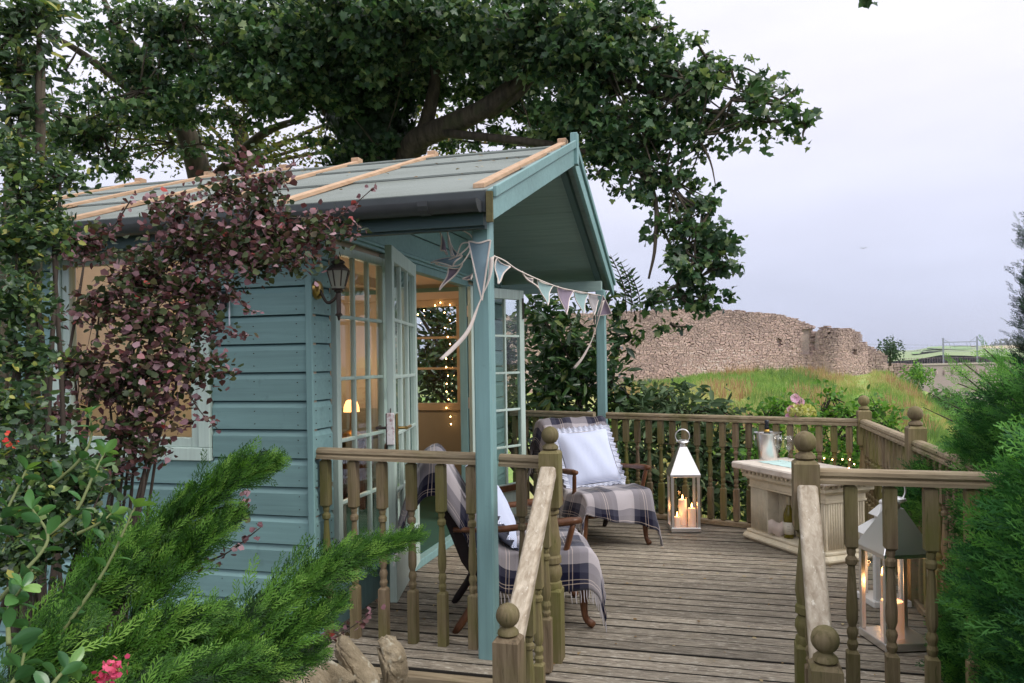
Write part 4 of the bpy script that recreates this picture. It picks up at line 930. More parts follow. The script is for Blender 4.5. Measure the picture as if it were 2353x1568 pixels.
# ------------------------------------------------------------------ candles and lanterns
WAX = plain('ivory_wax', (.85, .70, .58), .45, sub=.5, emit=.16, ec=(1, .38, .16)); FLAME = plain('candle_flame', (1, .6, .2), .5, emit=22, ec=(1, .42, .10)); WICK = plain('wick', (.02, .02, .02), .9)  # wax emission stands in for candle light glowing through it
def candle(label, loc, r, h, e=.6):
    t = thing('candle', label, 'candle', loc, group='lit pillar candles')
    x, y, z = loc
    part('wax', MB().lathe([(r, 0), (r, h-.008), (r*.92, h), (r*.75, h-.004), (r*.5, h-.012), (.001, h-.014)], loc, 18), WAX, t, .7)
    part('wick', MB().tube([(x, y, z+h-.014), (x+.002, y, z+h+.008)], .0012, 5), WICK, t)
    part('flame', MB().lathe([(.001, h+.002), (.0055, h+.010), (.0065, h+.017), (.004, h+.028), (.0005, h+.042)], loc, 8), FLAME, t, True)
    lp = bpy.data.objects.new('glow', bpy.data.lights.new('glow', 'POINT')); col.objects.link(lp); lp.parent = t; lp.location = (0, 0, h+.03)
    lp.data.energy = e; lp.data.color = (1, .5, .2); lp.data.shadow_soft_size = .012
def steel_lantern(label, loc, rz, w=.225, hb=.46, hr=.215):
    t = thing('lantern', label, 'lantern', loc, rz, 'steel lanterns'); a = w/2; p = .011
    lpart('base', MB().box(-a-.004, a+.004, -a-.004, a+.004, .006, .042), STEEL, t, bevel=.003)
    fr = MB()
    for sx in (-1, 1):
        for sy in (-1, 1): fr.box(sx*(a-p)-p, sx*(a-p)+p, sy*(a-p)-p, sy*(a-p)+p, .042, hb-.02)
    f = lpart('frame', fr, STEEL, t, bevel=.002)
    for sx in (-1, 1):
        lpart('pane', MB().box(sx*(a-.008)-.0015, sx*(a-.008)+.0015, -a+.022, a-.022, .043, hb-.02), CLEAR, f); lpart('pane', MB().box(-a+.022, a-.022, sx*(a-.008)-.0015, sx*(a-.008)+.0015, .043, hb-.02), CLEAR, f)
    lpart('collar', MB().box(-a-.006, a+.006, -a-.006, a+.006, hb-.02, hb), STEEL, t, bevel=.002)
    m = MB(); b = a+.008; c = .03; m.add([(-b,-b,hb),(b,-b,hb),(b,b,hb),(-b,b,hb),(-c,-c,hb+hr),(c,-c,hb+hr),(c,c,hb+hr),(-c,c,hb+hr)], [(0,1,5,4),(1,2,6,5),(2,3,7,6),(3,0,4,7),(4,5,6,7)])
    lpart('roof', m, STEEL, t, bevel=.003)
    lpart('vent_cap', MB().lathe([(.026, hb+hr-.002), (.026, hb+hr+.02), (.055, hb+hr+.036), (.05, hb+hr+.046), (.012, hb+hr+.056), (.001, hb+hr+.057)], (0, 0, 0), 20), STEEL, t, .6)
    rr = .056; zc = hb+hr+.03+rr*.9; lpart('ring_handle', MB().tube([(rr*math.sin(q), .0, zc-rr*math.cos(q)) for q in np.linspace(.75, 2*PI-.75, 25)], .005, 6), STEEL, t, True)
    return t
l1 = onz(1570, 1222); L1 = (l1.x, l1.y+.08, .0); steel_lantern('tall steel lantern with three lit candles by the back railing', L1, .20)
for dx, dy, r, h, lab in ((-.06, -.05, .026, .075, 'short lit candle, left of three in the tall steel lantern'), (-.005, .02, .034, .20, 'tallest lit candle, middle of three in the tall steel lantern'), (.06, -.03, .032, .14, 'mid height lit candle, right of three in the tall steel lantern')):
    p = pl_(L1, .20, (dx, dy, .042)); candle(lab, tuple(p), r, h, .2)
l2 = onz(2062, 1498); L2 = (l2.x+.02, l2.y+.12, 0); steel_lantern('large steel lantern behind the front right railing beside the hedge', L2, .32, .235, .455, .195)
p = pl_(L2, .32, (-.03, -.02, .042)); candle('thick lit pillar candle in the large steel lantern behind the railing', tuple(p), .052, .17, .35)
WHITEM = plain('white_enamel', (.78, .77, .76), .4, var=.05)
def white_lantern(label, loc, rz, w, h):
    t = thing('lantern', label, 'lantern', loc, rz, 'white lanterns'); a = w/2
    lpart('base', MB().box(-a-.02, a+.02, -a-.02, a+.02, 0, .035), WHITEM, t, bevel=.004)
    m = MB()
    for sx in (-1, 1):
        for sy in (-1, 1): m.box(sx*(a-.015)-.015, sx*(a-.015)+.015, sy*(a-.015)-.015, sy*(a-.015)+.015, .035, h*.66)
    f = lpart('frame', m, WHITEM, t, bevel=.002)
    for sx in (-1, 1): lpart('pane', MB().box(-a+.03, a-.03, sx*(a-.01)-.001, sx*(a-.01)+.001, .036, h*.65), CLEAR, f)
    b = a+.03; c = a*.42; z0 = h*.66; z1 = h*.80
    def frust(b0, b1, z0, z1): return MB().add([(-b0,-b0,z0),(b0,-b0,z0),(b0,b0,z0),(-b0,b0,z0),(-b1,-b1,z1),(b1,-b1,z1),(b1,b1,z1),(-b1,b1,z1)], [(0,1,5,4),(1,2,6,5),(2,3,7,6),(3,0,4,7),(4,5,6,7),(3,2,1,0)])
    lpart('roof', frust(b, c, z0, z1), WHITEM, t, bevel=.004); lpart('roof_collar', MB().box(-c*.8, c*.8, -c*.8, c*.8, z1, z1+h*.04), WHITEM, t)
    lpart('roof_top', frust(c*1.5, c*.2, z1+h*.04, h*.95), WHITEM, t, bevel=.003); lpart('knob', MB().ball((0, 0, h*.965), .014, 10, 6), WHITEM, t, True)
    return t
l3 = onz(2028, 1395); L3 = (l3.x+.02, l3.y+.1, 0); white_lantern('white painted lantern with two tier roof behind the large steel lantern', L3, .3, .17, .58)
candle('lit candle inside the white two tier lantern', (L3[0], L3[1], .035), .03, .12, .4)
L4 = (-1.12, 4.55, 0); t = white_lantern('small white filigree lantern on the deck between the armchairs', L4, .2, .13, .40)
m = MB()
for s in (-1, 1):
    for k in range(5):
        for c_ in range(2): m.tube([((c_-.5)*.05+.022*math.cos(q), s*.066, .06+k*.042+.022*math.sin(q)) for q in np.linspace(0, 2*PI, 12)], .003, 4)
lpart('filigree', m, WHITEM, t); candle('lit candle inside the small white filigree lantern', (L4[0], L4[1], .035), .025, .08, .3)
# ------------------------------------------------------------------ garden bar
BARM = paint('aged_cream_stone_paint', (.74, .66, .50), .75, .2, grain=(12, 12, 12), dirt=(.50, .44, .29), dl=(.50, .85))
BC = (.615, 5.78, 0); BR = math.radians(-55.5)
t = thing('garden_bar', 'cream classical garden bar with fluted sides and dentil cornice', 'bar', BC, BR)
lpart('plinth', MB().box(-.45, .45, -.215, .215, 0, .055), BARM, t, bevel=.022); lpart('plinth_step', MB().box(-.42, .42, -.19, .19, .055, .078), BARM, t, bevel=.006)
lpart('pilaster', MB().box(-.395, -.20, -.165, .165, .078, .46), BARM, t, bevel=.003); lpart('pilaster', MB().box(.16, .395, -.165, .165, .078, .46), BARM, t, bevel=.003)
lpart('recessed_panel', MB().box(-.20, .16, -.06, .16, .078, .46), BARM, t)
m = MB()
for x0, x1, y0 in ((-.385, -.21, -.166), (.17, .385, -.166), (-.19, .15, -.061)):
    x = x0
    while x < x1: m.tube([(x+.008, y0, .09), (x+.008, y0, .395)], .0075, 6); x += .0205
y = -.15
while y < .15: m.tube([(.396, y+.008, .09), (.396, y+.008, .395)], .0075, 6); y += .0205
o = lpart('fluting', m, BARM, t, True); o['kind'] = 'stuff'
lpart('necking', MB().box(-.405, .405, -.175, .175, .40, .415).box(-.40, .40, -.17, .17, .415, .46), BARM, t, bevel=.002)
lpart('cornice', MB().box(-.42, .42, -.19, .19, .46, .475).box(-.44, .44, -.21, .21, .475, .505), BARM, t, bevel=.006)
dm = mesh('dentil', MB().box(-.011, .011, -.012, .012, .505, .532), BARM, bevel=.002)
for i in range(20): link('dentil', dm, t, (-.43+i*.0453, -.205, 0))
for i in range(9): link('dentil', dm, t, (.435, -.19+i*.0475, 0))
lpart('bed_moulding', MB().box(-.425, .425, -.195, .195, .505, .533), BARM, t)
lpart('top', MB().box(-.50, .50, -.262, .262, .533, .585), paint('aged_bar_top', (.70, .62, .54), .6, .2, grain=(4, 30, 30), dirt=(.35, .30, .24), dl=(.5, .8)), t, bevel=.010)
TZ = .585
def top(u, v): p = onz(u, v, TZ); return Vector((p.x, p.y, TZ))
bk_ = top(1764, 1054); t = thing('ice_bucket', 'brushed steel ice bucket with ring handles on the bar', 'bucket', tuple(bk_))
k = 1.0
part('pail', MB().lathe([(.066, 0), (.068, .004), (.082, .15), (.083, .155), (.0835, .165), (.088, .200), (.104, .206), (.104, .210), (.084, .204), (.078, .15), (.062, .01), (.001, .01)], tuple(bk_), 28), STEEL, t, .6)
for s in (-1, 1):
    c = bk_+Vector((s*.095, 0, .165)); part('ring_handle', MB().tube([c+Vector((s*.006, .022*math.cos(q), .022*math.sin(q))) for q in np.linspace(0, 2*PI, 14)], .004, 6), STEEL, t, True)
b0 = bk_+Vector((-.005, .0, .02)); t = thing('champagne_bottle', 'dark sparkling wine bottle with gold collar standing in the ice bucket', 'bottle', tuple(b0))
BG = plain('dark_green_bottle', (.006, .012, .008), .12); GOLD = plain('gold_foil', (.72, .42, .10), .35, .7); BFOIL = plain('black_foil', (.02, .022, .03), .35)
part('body', MB().lathe([(.038, 0), (.04, .01), (.04, .13), (.03, .17), (.019, .195)], tuple(b0), 18), BG, t, True)
part('collar', MB().lathe([(.021, .185), (.0195, .20), (.0185, .212)], tuple(b0), 18), GOLD, t, True)
part('foil', MB().lathe([(.0183, .21), (.015, .25), (.0165, .262), (.0165, .275), (.013, .285), (.001, .286)], tuple(b0), 18), BFOIL, t, True)
GL = glassmat('thin_glass', (.97, .98, .98), 1.7)
for i, (u, v) in enumerate(((1787, 1060), (1812, 1062))):
    g = top(u, v); t = thing('wine_glass', ('clear stemmed glass next to the ice bucket', 'clear stemmed glass next to the stone ball newel')[i], 'glass', tuple(g), group='stemmed glasses')
    part('bowl', MB().lathe([(.004, .085), (.012, .092), (.030, .125), (.034, .15), (.031, .20), (.0295, .20), (.0325, .15), (.028, .125), (.004, .094)], tuple(g), 20), GL, t, True)
    part('stem', MB().lathe([(.004, .004), (.0032, .04), (.004, .087)], tuple(g), 10), GL, t, True); part('foot', MB().lathe([(.033, 0), (.033, .002), (.006, .006)], tuple(g), 20), GL, t, True)
q = top(1800, 1064); t = thing('table_runner', 'pale turquoise cloth mat lying on the bar top', 'mat', tuple(q), BR)
P = [[(x, y, .003+.001*math.sin(x*60+y*30)) for y in np.linspace(-.12, .10, 9)] for x in np.linspace(-.15, .22, 15)]; lpart('cloth', MB().grid(P), plain('turquoise_linen', (.50, .68, .66), .9, var=.1), t)
# vase of flowers
vq = top(1842, 1052)+Vector((.03, .04, 0)); t = thing('flower_vase', 'glass vase of pink flowers and lime hydrangea on the bar', 'flowers', tuple(vq))
part('vase', MB().lathe([(.035, 0), (.04, .01), (.045, .10), (.035, .15), (.038, .17), (.035, .17), (.032, .15), (.04, .10), (.03, .01)], tuple(vq), 18), plain('blush_vase', (.55, .42, .40), .3), t, True)
hc = vq+Vector((-.03, -.01, .365)); n = 420; d = unit(n); d[:, 2] = np.abs(d[:, 2])*.9-.25
PET_V = [(0, 0, 0), (.5, .35, .1), (.35, .9, .05), (-.35, .9, .05), (-.5, .35, .1)]; PET_F = [(0, 1, 2, 3, 4)]
HYD = leafmat('lime_hydrangea', ((0, (.42, .46, .12)), (.5, (.62, .60, .22)), (1, (.72, .72, .40))), .7, .3)
o = scatter('hydrangea_head', PET_V, PET_F, np.array(hc)+d*np.array([.10, .07, .075]), rot_frames(unit(n)+.2*d, d+.5*unit(n)), rng.uniform(.020, .032, n), rng.random(n), HYD, t, tuple(vq)); o['kind'] = 'stuff'
STEM = plain('flower_stem', (.10, .20, .06), .7); PINKF = leafmat('pink_petals', ((0, (.75, .36, .60)), (.5, (.86, .50, .74)), (1, (.92, .66, .82))), .7, .3)
m = MB()
heads = []
for (u, v) in ((1826, 914), (1837, 923), (1818, 941), (1811, 955), (1829, 950)):
    p = top(u, v); p = at(u, v, (at(1842, 900, 1)-Vector((0, 0, EYE))).length*0+ (CR.transposed() @ (hc-Vector((0, 0, EYE)))).z*-1); heads.append(p); m.tube(spline([hc-Vector((0, 0, .1)), hc.lerp(p, .5)+Vector((.012, 0, 0)), p], 4), .0022, 5)
for k in range(9): e = hc+Vector((random.uniform(-.07, .12), random.uniform(-.05, .05), random.uniform(.10, .26))); m.tube(spline([hc, hc.lerp(e, .6)+Vector((.01, 0, .02)), e], 4), .0016, 4)
part('stems', m, STEM, t)
for i, p in enumerate(heads):
    a = np.arange(6)*PI/3; Y = np.stack([np.cos(a), np.full(6, -.35), np.sin(a)], 1); r = .022 if i < 3 else .016
    scatter('flower', PET_V, PET_F, np.tile(np.array(p), (6, 1)), rot_frames(Y, np.tile([0, -1., .2], (6, 1))), np.full(6, r*1.9), rng.random(6)*(1 if i < 3 else .2), PINKF, t, tuple(vq))
w0 = [top(1893, 1052), top(1912, 1059)+Vector((0, 0, .012)), top(1935, 1064)+Vector((0, 0, .03)), top(1952, 1062)+Vector((0, 0, .022)), top(1962, 1068)+Vector((0, 0, .008)), top(1950, 1076)+Vector((0, 0, .005))]
fairy('bar_lights', 'short string of white wired fairy lights on the bar top', w0, .004)
# bottle and shell under the bar
bx_ = min(np.linspace(-.18, .15, 60), key=lambda x: abs((lambda c: 1176+F*c.x/-c.z)(CR.transposed() @ (pl_(BC, BR, (x, -.115, .1))-Vector((0, 0, EYE))))-1812))
p = pl_(BC, BR, (bx_, -.115, .08)); t = thing('wine_bottle', 'white wine bottle with cream label standing at the foot of the bar', 'bottle', (p.x, p.y, .08))
OL = plain('olive_wine_glass', (.18, .15, .012), .08, trans=.35); LBL = plain('cream_paper', (.66, .62, .52), .7, var=.05)
part('body', MB().lathe([(.034, 0), (.037, .006), (.037, .16), (.033, .185), (.017, .225), (.0145, .24), (.0145, .265)], (p.x, p.y, .08), 20), OL, t, True)
part('label', MB().lathe([(.0374, .03), (.0374, .115)], (p.x, p.y, .08), 20), LBL, t, True); part('capsule', MB().lathe([(.0150, .235), (.0150, .29), (.0155, .292), (.0155, .30), (.001, .301)], (p.x, p.y, .08), 14), plain('cream_capsule', (.55, .50, .36), .4), t, True)
lm = MB(); 
for i, (w, z) in enumerate(((.020, .084), (.026, .066), (.016, .050))):
    a0 = math.atan2(-p.y, -p.x)
    for k in range(int(w/.005)):
        a = a0+(k*.005-w/2)/.037; lm.box(p.x+.0378*math.cos(a)-.0012, p.x+.0378*math.cos(a)+.0012, p.y+.0378*math.sin(a)-.0008, p.y+.0378*math.sin(a)+.0008, .08+z, .08+z+.005)
part('lettering', lm, plain('label_ink', (.3, .27, .22), .8), t)
s0 = pl_(BC, BR, (bx_-.10, -.125, .08)); t = thing('conch_shell', 'pale twisted shell ornament lying beside the wine bottle', 'shell', (s0.x, s0.y, .08))
SHELL = plain('shell', (.60, .50, .44), .6, var=.15)
m = MB(); n = 40; m.tube([s0*1.0+Vector((-.06+.13*i/n, 0, .036+.045*i/n)) for i in range(n)], [max(.003, .036*math.sin(PI*(.12+.88*i/n))**.8*(1-.45*i/n)*(.93+.07*math.sin(i*1.3))) for i in range(n)], 10); part('whorl', m, SHELL, t, True)
P = [[s0+Vector((-.075+.11*a, -.045-.02*math.sin(b*PI), .01+.10*b+.012*math.sin(a*7))) for b in np.linspace(0, 1, 7)] for a in np.linspace(0, 1, 9)]; part('lip', MB().grid(P), SHELL, t, True)
# ------------------------------------------------------------------ bunting
FLAGM = [plain('blue_grey_felt', (.20, .29, .34), .95, var=.12), plain('plum_grey_felt', (.24, .19, .25), .95, var=.15), plain('sage_felt', (.26, .38, .38), .95, var=.1), plain('grey_tweed', (.32, .30, .31), .95, var=.25)]
TAPE = plain('cream_tape', (.78, .68, .62), .9)
bt = thing('bunting', 'string of felt pennants with cream edging hung between the porch posts', 'bunting', (-1.0, 3.4, 1.6))
XB_ = -1.0
sp = [onx(1128, 585, XB_-.0), onx(1158, 598, XB_), onx(1190, 620, XB_), onx(1245, 645, XB_), onx(1290, 661, XB_), onx(1340, 671, XB_), onx(1384, 679, XB_+.02)]
part('cord', MB().tube(spline(sp, 5), .004, 5), TAPE, bt)
def flag(a, b, tip, mt, bulge=.02):
    a, b, tip = Vector(a), Vector(b), Vector(tip); n = (b-a).cross(tip-a).normalized(); P = []; N_ = 7
    for i in range(N_):
        f = i/(N_-1); l = a.lerp(tip, f); r = b.lerp(tip, f); P.append([l.lerp(r, k/4)+n*bulge*math.sin(k/4*PI)*(1-f)+n*.01*math.sin(f*5) for k in range(5)])
    m = MB(); m.grid(P); g = part('pennant', m, mt, bt, True)
    e = [r[0] for r in P]+[r[-1] for r in P[::-1]]; part('edging', MB().tube(e, .0042, 4).tube(P[0], .004, 4), TAPE, g)
def fx(u, v, x=XB_): return onx(u, v, x)
fl = [((1142, 590), (1172, 612), (1140, 652), 0), ((1200, 623), (1224, 640), (1233, 662), 3), ((1234, 640), (1271, 655), (1255, 702), 2), ((1280, 657), (1318, 667), (1298, 722), 1), ((1318, 668), (1352, 674), (1338, 722), 2), ((1353, 673), (1382, 678), (1362, 724), 3)]
for a, b, c, k in fl: flag(fx(*a), fx(*b), fx(*c, XB_+.02), FLAGM[k])
a, b, c = ony(1385, 678, 6.78), ony(1405, 720, 6.76), ony(1372, 726, 6.78); flag(a, b, c, FLAGM[1])
# pennant wrapped round the near post
P = []
for i in range(9):
    f = i/8; row = []
    for k in range(9):
        g = (k/8-.5)*(1-f)*1.0+.1*f; x = -1.035+.048+g*0.098-.048; y = 3.37-.052-.012*math.cos(g*PI)
        row.append(Vector((-1.035+g*.105, y, 1.93-f*.27-.006*math.cos(g*6)*(1-f))))
    P.append(row)
o = part('pennant', MB().grid(P), FLAGM[0], bt, True); part('edging', MB().tube([r[0] for r in P]+[r[-1] for r in P[::-1]], .0045, 4).tube(P[0], .005, 4), TAPE, o)
# tangled end under the eave
Yk = 3.55
kn = [(1025, 505), (1030, 545), (1045, 590), (1060, 560), (1080, 560), (1055, 585), (1020, 600), (1000, 605), (1035, 612), (1065, 600), (1085, 545), (1028, 515)]
part('cord', MB().tube(spline([ony(u, v, Yk+.03*math.sin(i*2)) for i, (u, v) in enumerate(kn)], 5), .0038, 5), TAPE, bt)
for i, (a, b, c, k) in enumerate((((1002, 520), (1012, 575), (1030, 582), 1), ((990, 603), (1040, 612), (1060, 585), 0), ((1030, 615), (1062, 605), (1012, 668), 1), ((1062, 640), (1095, 600), (1085, 643), 3), ((1030, 540), (1060, 585), (1035, 590), 0))):
    flag(ony(*a, Yk+.02*i), ony(*b, Yk-.03+.02*i), ony(*c, Yk), FLAGM[k], .03)
def ribbon(pts, w, label=None):
    pts = spline(pts, 6); P = []
    for i, p in enumerate(pts): a = i*.13; P.append([p+Vector((-w*math.cos(a), w*.5*math.sin(a), -w*.3)), p+Vector((w*math.cos(a), -w*.5*math.sin(a), w*.3))])
    m = MB(); m.grid(P); o = part('tail', m, TAPE, bt, True); md = o.modifiers.new('thickness', 'SOLIDIFY'); md.thickness = .003
ribbon([ony(1130, 590, 3.30), ony(1124, 640, 3.29), ony(1100, 700, 3.28), ony(1075, 760, 3.26), ony(1040, 800, 3.24), ony(1012, 825, 3.22)], .011)
ribbon([ony(1386, 690, 6.76), ony(1378, 720, 6.75), ony(1362, 775, 6.73), ony(1340, 818, 6.7), ony(1318, 846, 6.68)], .013)
# ================================================================== trees and plants
def blobs_pts(blobs, per, spread, leaf_n, rk=.55):
    """cluster centres fill each ellipsoid, leaves sit round them"""
    P = []; C = []
    for (u, v, ru, rv, d) in blobs:
        c = np.array(at(u, v, d)); k = d/F; R = np.array([ru*k, (ru+rv)*.5*k*.9, rv*k]); n = max(3, int(per*ru*rv/10000))
        q = unit(n)*(rng.random((n, 1))**rk)*R+c; C.append(q)
        l = np.repeat(q, leaf_n, 0)+rng.normal(0, spread, (n*leaf_n, 3))*np.array([1, 1, .7]); P.append(l)
    return np.concatenate(P), np.concatenate(C)
def leaf_mass(name, pos, tv, tf, size, mat, parent, up=1.0, droop=.3, var=None, jit=.25, off=(0, 0, 0)):
    n = len(pos); Y = unit(n); Y[:, 2] = Y[:, 2]*.6-droop; N = unit(n)*.8+np.array([0, -.25, up])
    return scatter(name, tv, tf, pos, rot_frames(Y, N), size*rng.uniform(1-jit, 1+jit, n), rng.random(n) if var is None else var, mat, parent, off)
def twigs(name, blobs, C, parent, mat, r=.006, frac=.35, base=None):
    m = MB(); i = 0
    for (u, v, ru, rv, d) in blobs:
        c = at(u, v, d); k = d/F; rad = max(ru, rv)*k*1.3; dist = np.linalg.norm(C-np.array(c), axis=1); idx = np.where(dist < rad)[0]
        rng.shuffle(idx)
        for j in idx[:max(2, int(len(idx)*frac))][:10]:
            e = Vector(C[j]); s = c+(Vector(base)-c)*.25 if base is not None else c
            mid = s.lerp(e, .5)+Vector(rng.normal(0, .05, 3))*rad; m.tube(spline([s, mid, e], 3), [r*1.6, r*1.5, r*1.4, r*1.1, r*.9, r*.7, r*.5], 5)
    part(name, m, mat, parent, True)['kind'] = 'stuff'
def shrub(name, label, cat, blobs, tv, tf, size, mat, per=60, leaf_n=9, spread=.06, up=.7, droop=.1, stem=TWIG, group=None, base=None, sr=.006, rk=.55, grad=None, ulim=9999):
    u, v, d = blobs[0][0], blobs[0][1], blobs[0][4]; bp = Vector(base) if base else Vector((at(u, v, d).x, at(u, v, d).y, -.45))
    t = thing(name, label, cat, tuple(bp), group=group); P, C = blobs_pts(blobs, per, spread, leaf_n, rk)
    leaf_mass('foliage', P, tv, tf, size, mat, t, up, droop, off=tuple(bp), jit=.45)
    m = MB()
    for (a, b, ra, rb, dd) in blobs:
        if a > ulim: continue
        c = at(a, b, dd); mid = bp.lerp(c, .55)+Vector((random.uniform(-.1, .1), random.uniform(-.1, .1), .05)); m.tube(spline([bp+Vector((random.uniform(-.08, .08), random.uniform(-.08, .08), 0)), mid, c], 4), [sr*3]*4+[sr*2]*4+[sr], 6)
    part('stem', m, stem, t, True)['kind'] = 'stuff'; twigs('twigs', blobs, C, t, stem, sr*.6)
    return t
def blobs_sub(blobs, per, dens, flat=.6, lo=.22, hi=.42):
    """every ellipsoid is broken into leafy sprays with gaps between them"""
    P = []; C = []
    for (u, v, ru, rv, d) in blobs:
        c = np.array(at(u, v, d)); k = d/F; R = np.array([ru*k, (ru+rv)*.5*k*.9, rv*k]); ns = max(4, int(per*ru*rv/10000))
        q = unit(ns)*(rng.random((ns, 1))**.5)*R+c; C.append(q); rs = (R.min()*.6+R.max()*.4)*rng.uniform(lo, hi, ns)
        for p, r in zip(q, rs):
            n = max(6, int(dens*r*r)); P.append(p+unit(n)*(rng.random((n, 1))**.45)*np.array([r, r, r*flat])+rng.normal(0, .03, (n, 3)))
    return np.concatenate(P), np.concatenate(C)
# ------------------------------------------------------------------ the great sycamore behind the house
SYC = leafmat('sycamore_leaf', ((0, (.015, .042, .02)), (.35, (.038, .095, .04)), (.75, (.095, .18, .075)), (1, (.24, .30, .13))), .4, .35, .5)
SYC2 = leafmat('small_tree_leaf', ((0, (.05, .075, .02)), (.4, (.09, .12, .03)), (.75, (.15, .16, .04)), (1, (.17, .11, .05))), .6, .45, .2)
tb = at(850, 600, 11.0); tb.z = -1.4
tree = thing('sycamore_tree', 'great dark sycamore spreading over the summer house roof', 'tree', tuple(tb))
def limb(pts, r0, r1, name='limb', mat=BARK):
    ps = spline([at(*p) for p in pts], 5); n = len(ps); part(name, MB().tube(ps, [r0+(r1-r0)*(i/(n-1))**.8 for i in range(n)], 9), mat, tree, True)
part('trunk', MB().tube(spline([tb, at(855, 420, 11), at(860, 250, 10.8), at(850, 120, 10.6), at(830, -60, 10.4)], 5), [.42-.012*i for i in range(21)], 12), BARK, tree, True)
limb([(930, 420, 10.8), (950, 330, 10.3), (1040, 285, 9.8), (1120, 245, 9.4), (1200, 180, 9.2), (1260, 140, 9.), (1350, 160, 8.8), (1440, 190, 8.6)], .20, .04)
limb([(960, 345, 10.3), (985, 260, 10), (1000, 170, 9.8), (985, 60, 9.5)], .13, .05); limb([(1120, 260, 9.5), (1190, 215, 9.3), (1240, 150, 9.2)], .09, .05)
limb([(1250, 145, 9), (1200, 80, 8.8), (1160, 30, 8.6)], .07, .02); limb([(1280, 145, 9), (1420, 90, 8.6), (1520, 60, 8.4)], .06, .015)
limb([(1440, 190, 8.6), (1560, 235, 8.3), (1680, 265, 8.1), (1790, 285, 8.0)], .045, .01); limb([(1020, 305, 9.8), (1250, 330, 9.), (1430, 370, 8.5), (1500, 440, 8.2), (1505, 560, 8.0), (1490, 640, 8)], .06, .012)
limb([(1500, 450, 8.2), (1520, 520, 8.1), (1560, 600, 8.0)], .03, .01)
limb([(470, 440, 11.5), (430, 310, 11.2), (370, 230, 11), (340, 150, 10.8), (350, 60, 10.6)], .20, .07); limb([(400, 280, 11), (280, 190, 10.6), (170, 110, 10.2), (90, 70, 10)], .10, .02)
limb([(380, 240, 11), (270, 250, 10.6), (150, 300, 10.2)], .06, .015); limb([(345, 150, 10.8), (270, 60, 10.5), (230, -20, 10.4)], .08, .03); limb([(480, 420, 11.5), (600, 310, 11), (700, 270, 10.6)], .09, .04); limb([(800, 300, 10.8), (700, 200, 10.4), (600, 90, 10), (560, 20, 9.8)], .12, .04)
CROWN = [(430, 40, 120, 60, 9.7), (250, 60, 90, 60, 9.9), (230, 290, 110, 50, 10.2), (600, 110, 140, 70, 9.5), (150, 160, 70, 50, 10), (400, 330, 90, 35, 10.6), (560, 350, 80, 30, 10.8), (740, 330, 60, 50, 10.4), (1550, 440, 110, 50, 8.1), (1620, 460, 60, 40, 8), (1580, 560, 110, 70, 8), (1600, 640, 95, 70, 7.9), (1660, 560, 50, 50, 7.9), (1850, 290, 35, 45, 7.9), (1480, 400, 110, 50, 8.3), (1400, 330, 110, 60, 8.6), (1680, 160, 60, 45, 8.1), (640, 50, 250, 95, 9.6), (370, 90, 140, 100, 9.8), (120, 10, 60, 30, 9.9), (320, 210, 140, 80, 9.8), (200, 330, 120, 50, 10.4), (400, 250, 120, 60, 10.2), (640, 240, 90, 70, 9.9), (1060, 270, 90, 60, 11), (1230, 290, 130, 50, 10.2), (1140, 100, 150, 60, 9.2), (760, 60, 150, 70, 9), (120, 260, 100, 60, 10), (500, 190, 150, 70, 9.6), (690, 140, 200, 110, 9.2), (930, 50, 280, 90, 8.8), (1000, 150, 230, 90, 10.4), (1260, 60, 250, 95, 8.6), (1180, 200, 200, 90, 10.6),
 (1380, 150, 190, 110, 8.6), (1330, 270, 170, 70, 8.8), (1470, 280, 150, 80, 8.4), (1440, 360, 130, 50, 8.5), (1570, 180, 130, 90, 8.2), (1620, 130, 60, 50, 8.2), (1680, 230, 120, 80, 8.0), (1770, 280, 90, 60, 7.9), (1830, 265, 45, 50, 7.9), (1790, 230, 55, 45, 7.9), (1720, 190, 40, 35, 8), (1600, 310, 110, 60, 8.1), (1530, 400, 90, 50, 8.2), (1370, 400, 60, 35, 8.5),
 (1560, 500, 70, 45, 8), (1610, 520, 80, 55, 7.9), (1590, 600, 85, 70, 7.9), (1640, 610, 50, 60, 7.9), (1560, 680, 80, 55, 8), (1620, 690, 45, 35, 7.9), (1490, 690, 30, 30, 8.1), (1540, 742, 40, 25, 8), (1450, 450, 40, 25, 8.2), (1420, 720, 25, 25, 8.4), (1983, -8, 10, 16, 7.5),
 (540, 290, 60, 35, 10), (460, 330, 70, 30, 10.5), (260, 370, 110, 40, 10.5), (1480, 20, 80, 60, 8.4), (840, 160, 130, 120, 9.8), (860, 330, 90, 40, 10.2), (1100, 330, 100, 40, 11), (50, 120, 60, 60, 9.8), (600, 230, 70, 50, 10)]
P, C = blobs_sub(CROWN, 22, 1250); print('CROWN LEAVES', len(P))
leaf_mass('crown', P, MAPLE_V, MAPLE_F, .074, SYC, tree, .9, .45, off=tuple(tb), jit=.4); twigs('twigs', CROWN, C, tree, BARK, .010, .2)
bt2 = at(560, 520, 15); bt2.z = -1.4; back = thing('background_tree', 'yellowish small leaved tree seen behind the sycamore at left', 'tree', tuple(bt2))
BB = [(230, 290, 170, 80, 14), (420, 330, 150, 60, 14), (610, 340, 130, 50, 14), (90, 330, 130, 70, 14), (560, 220, 110, 70, 14), (760, 330, 70, 60, 14), (1010, 330, 100, 50, 14), (1300, 340, 100, 60, 14), (960, 250, 60, 60, 14), (300, 160, 100, 60, 14)]
P, C = blobs_pts(BB, 80, .20, 13, .7); leaf_mass('crown', P, OVAL_V, OVAL_F, .095, SYC2, back, .1, .2, off=tuple(bt2))
part('trunk', MB().tube(spline([bt2, at(560, 380, 15), at(520, 250, 14.6)], 5), [.2-.008*i for i in range(11)], 8), BARK, back, True)
m = MB()
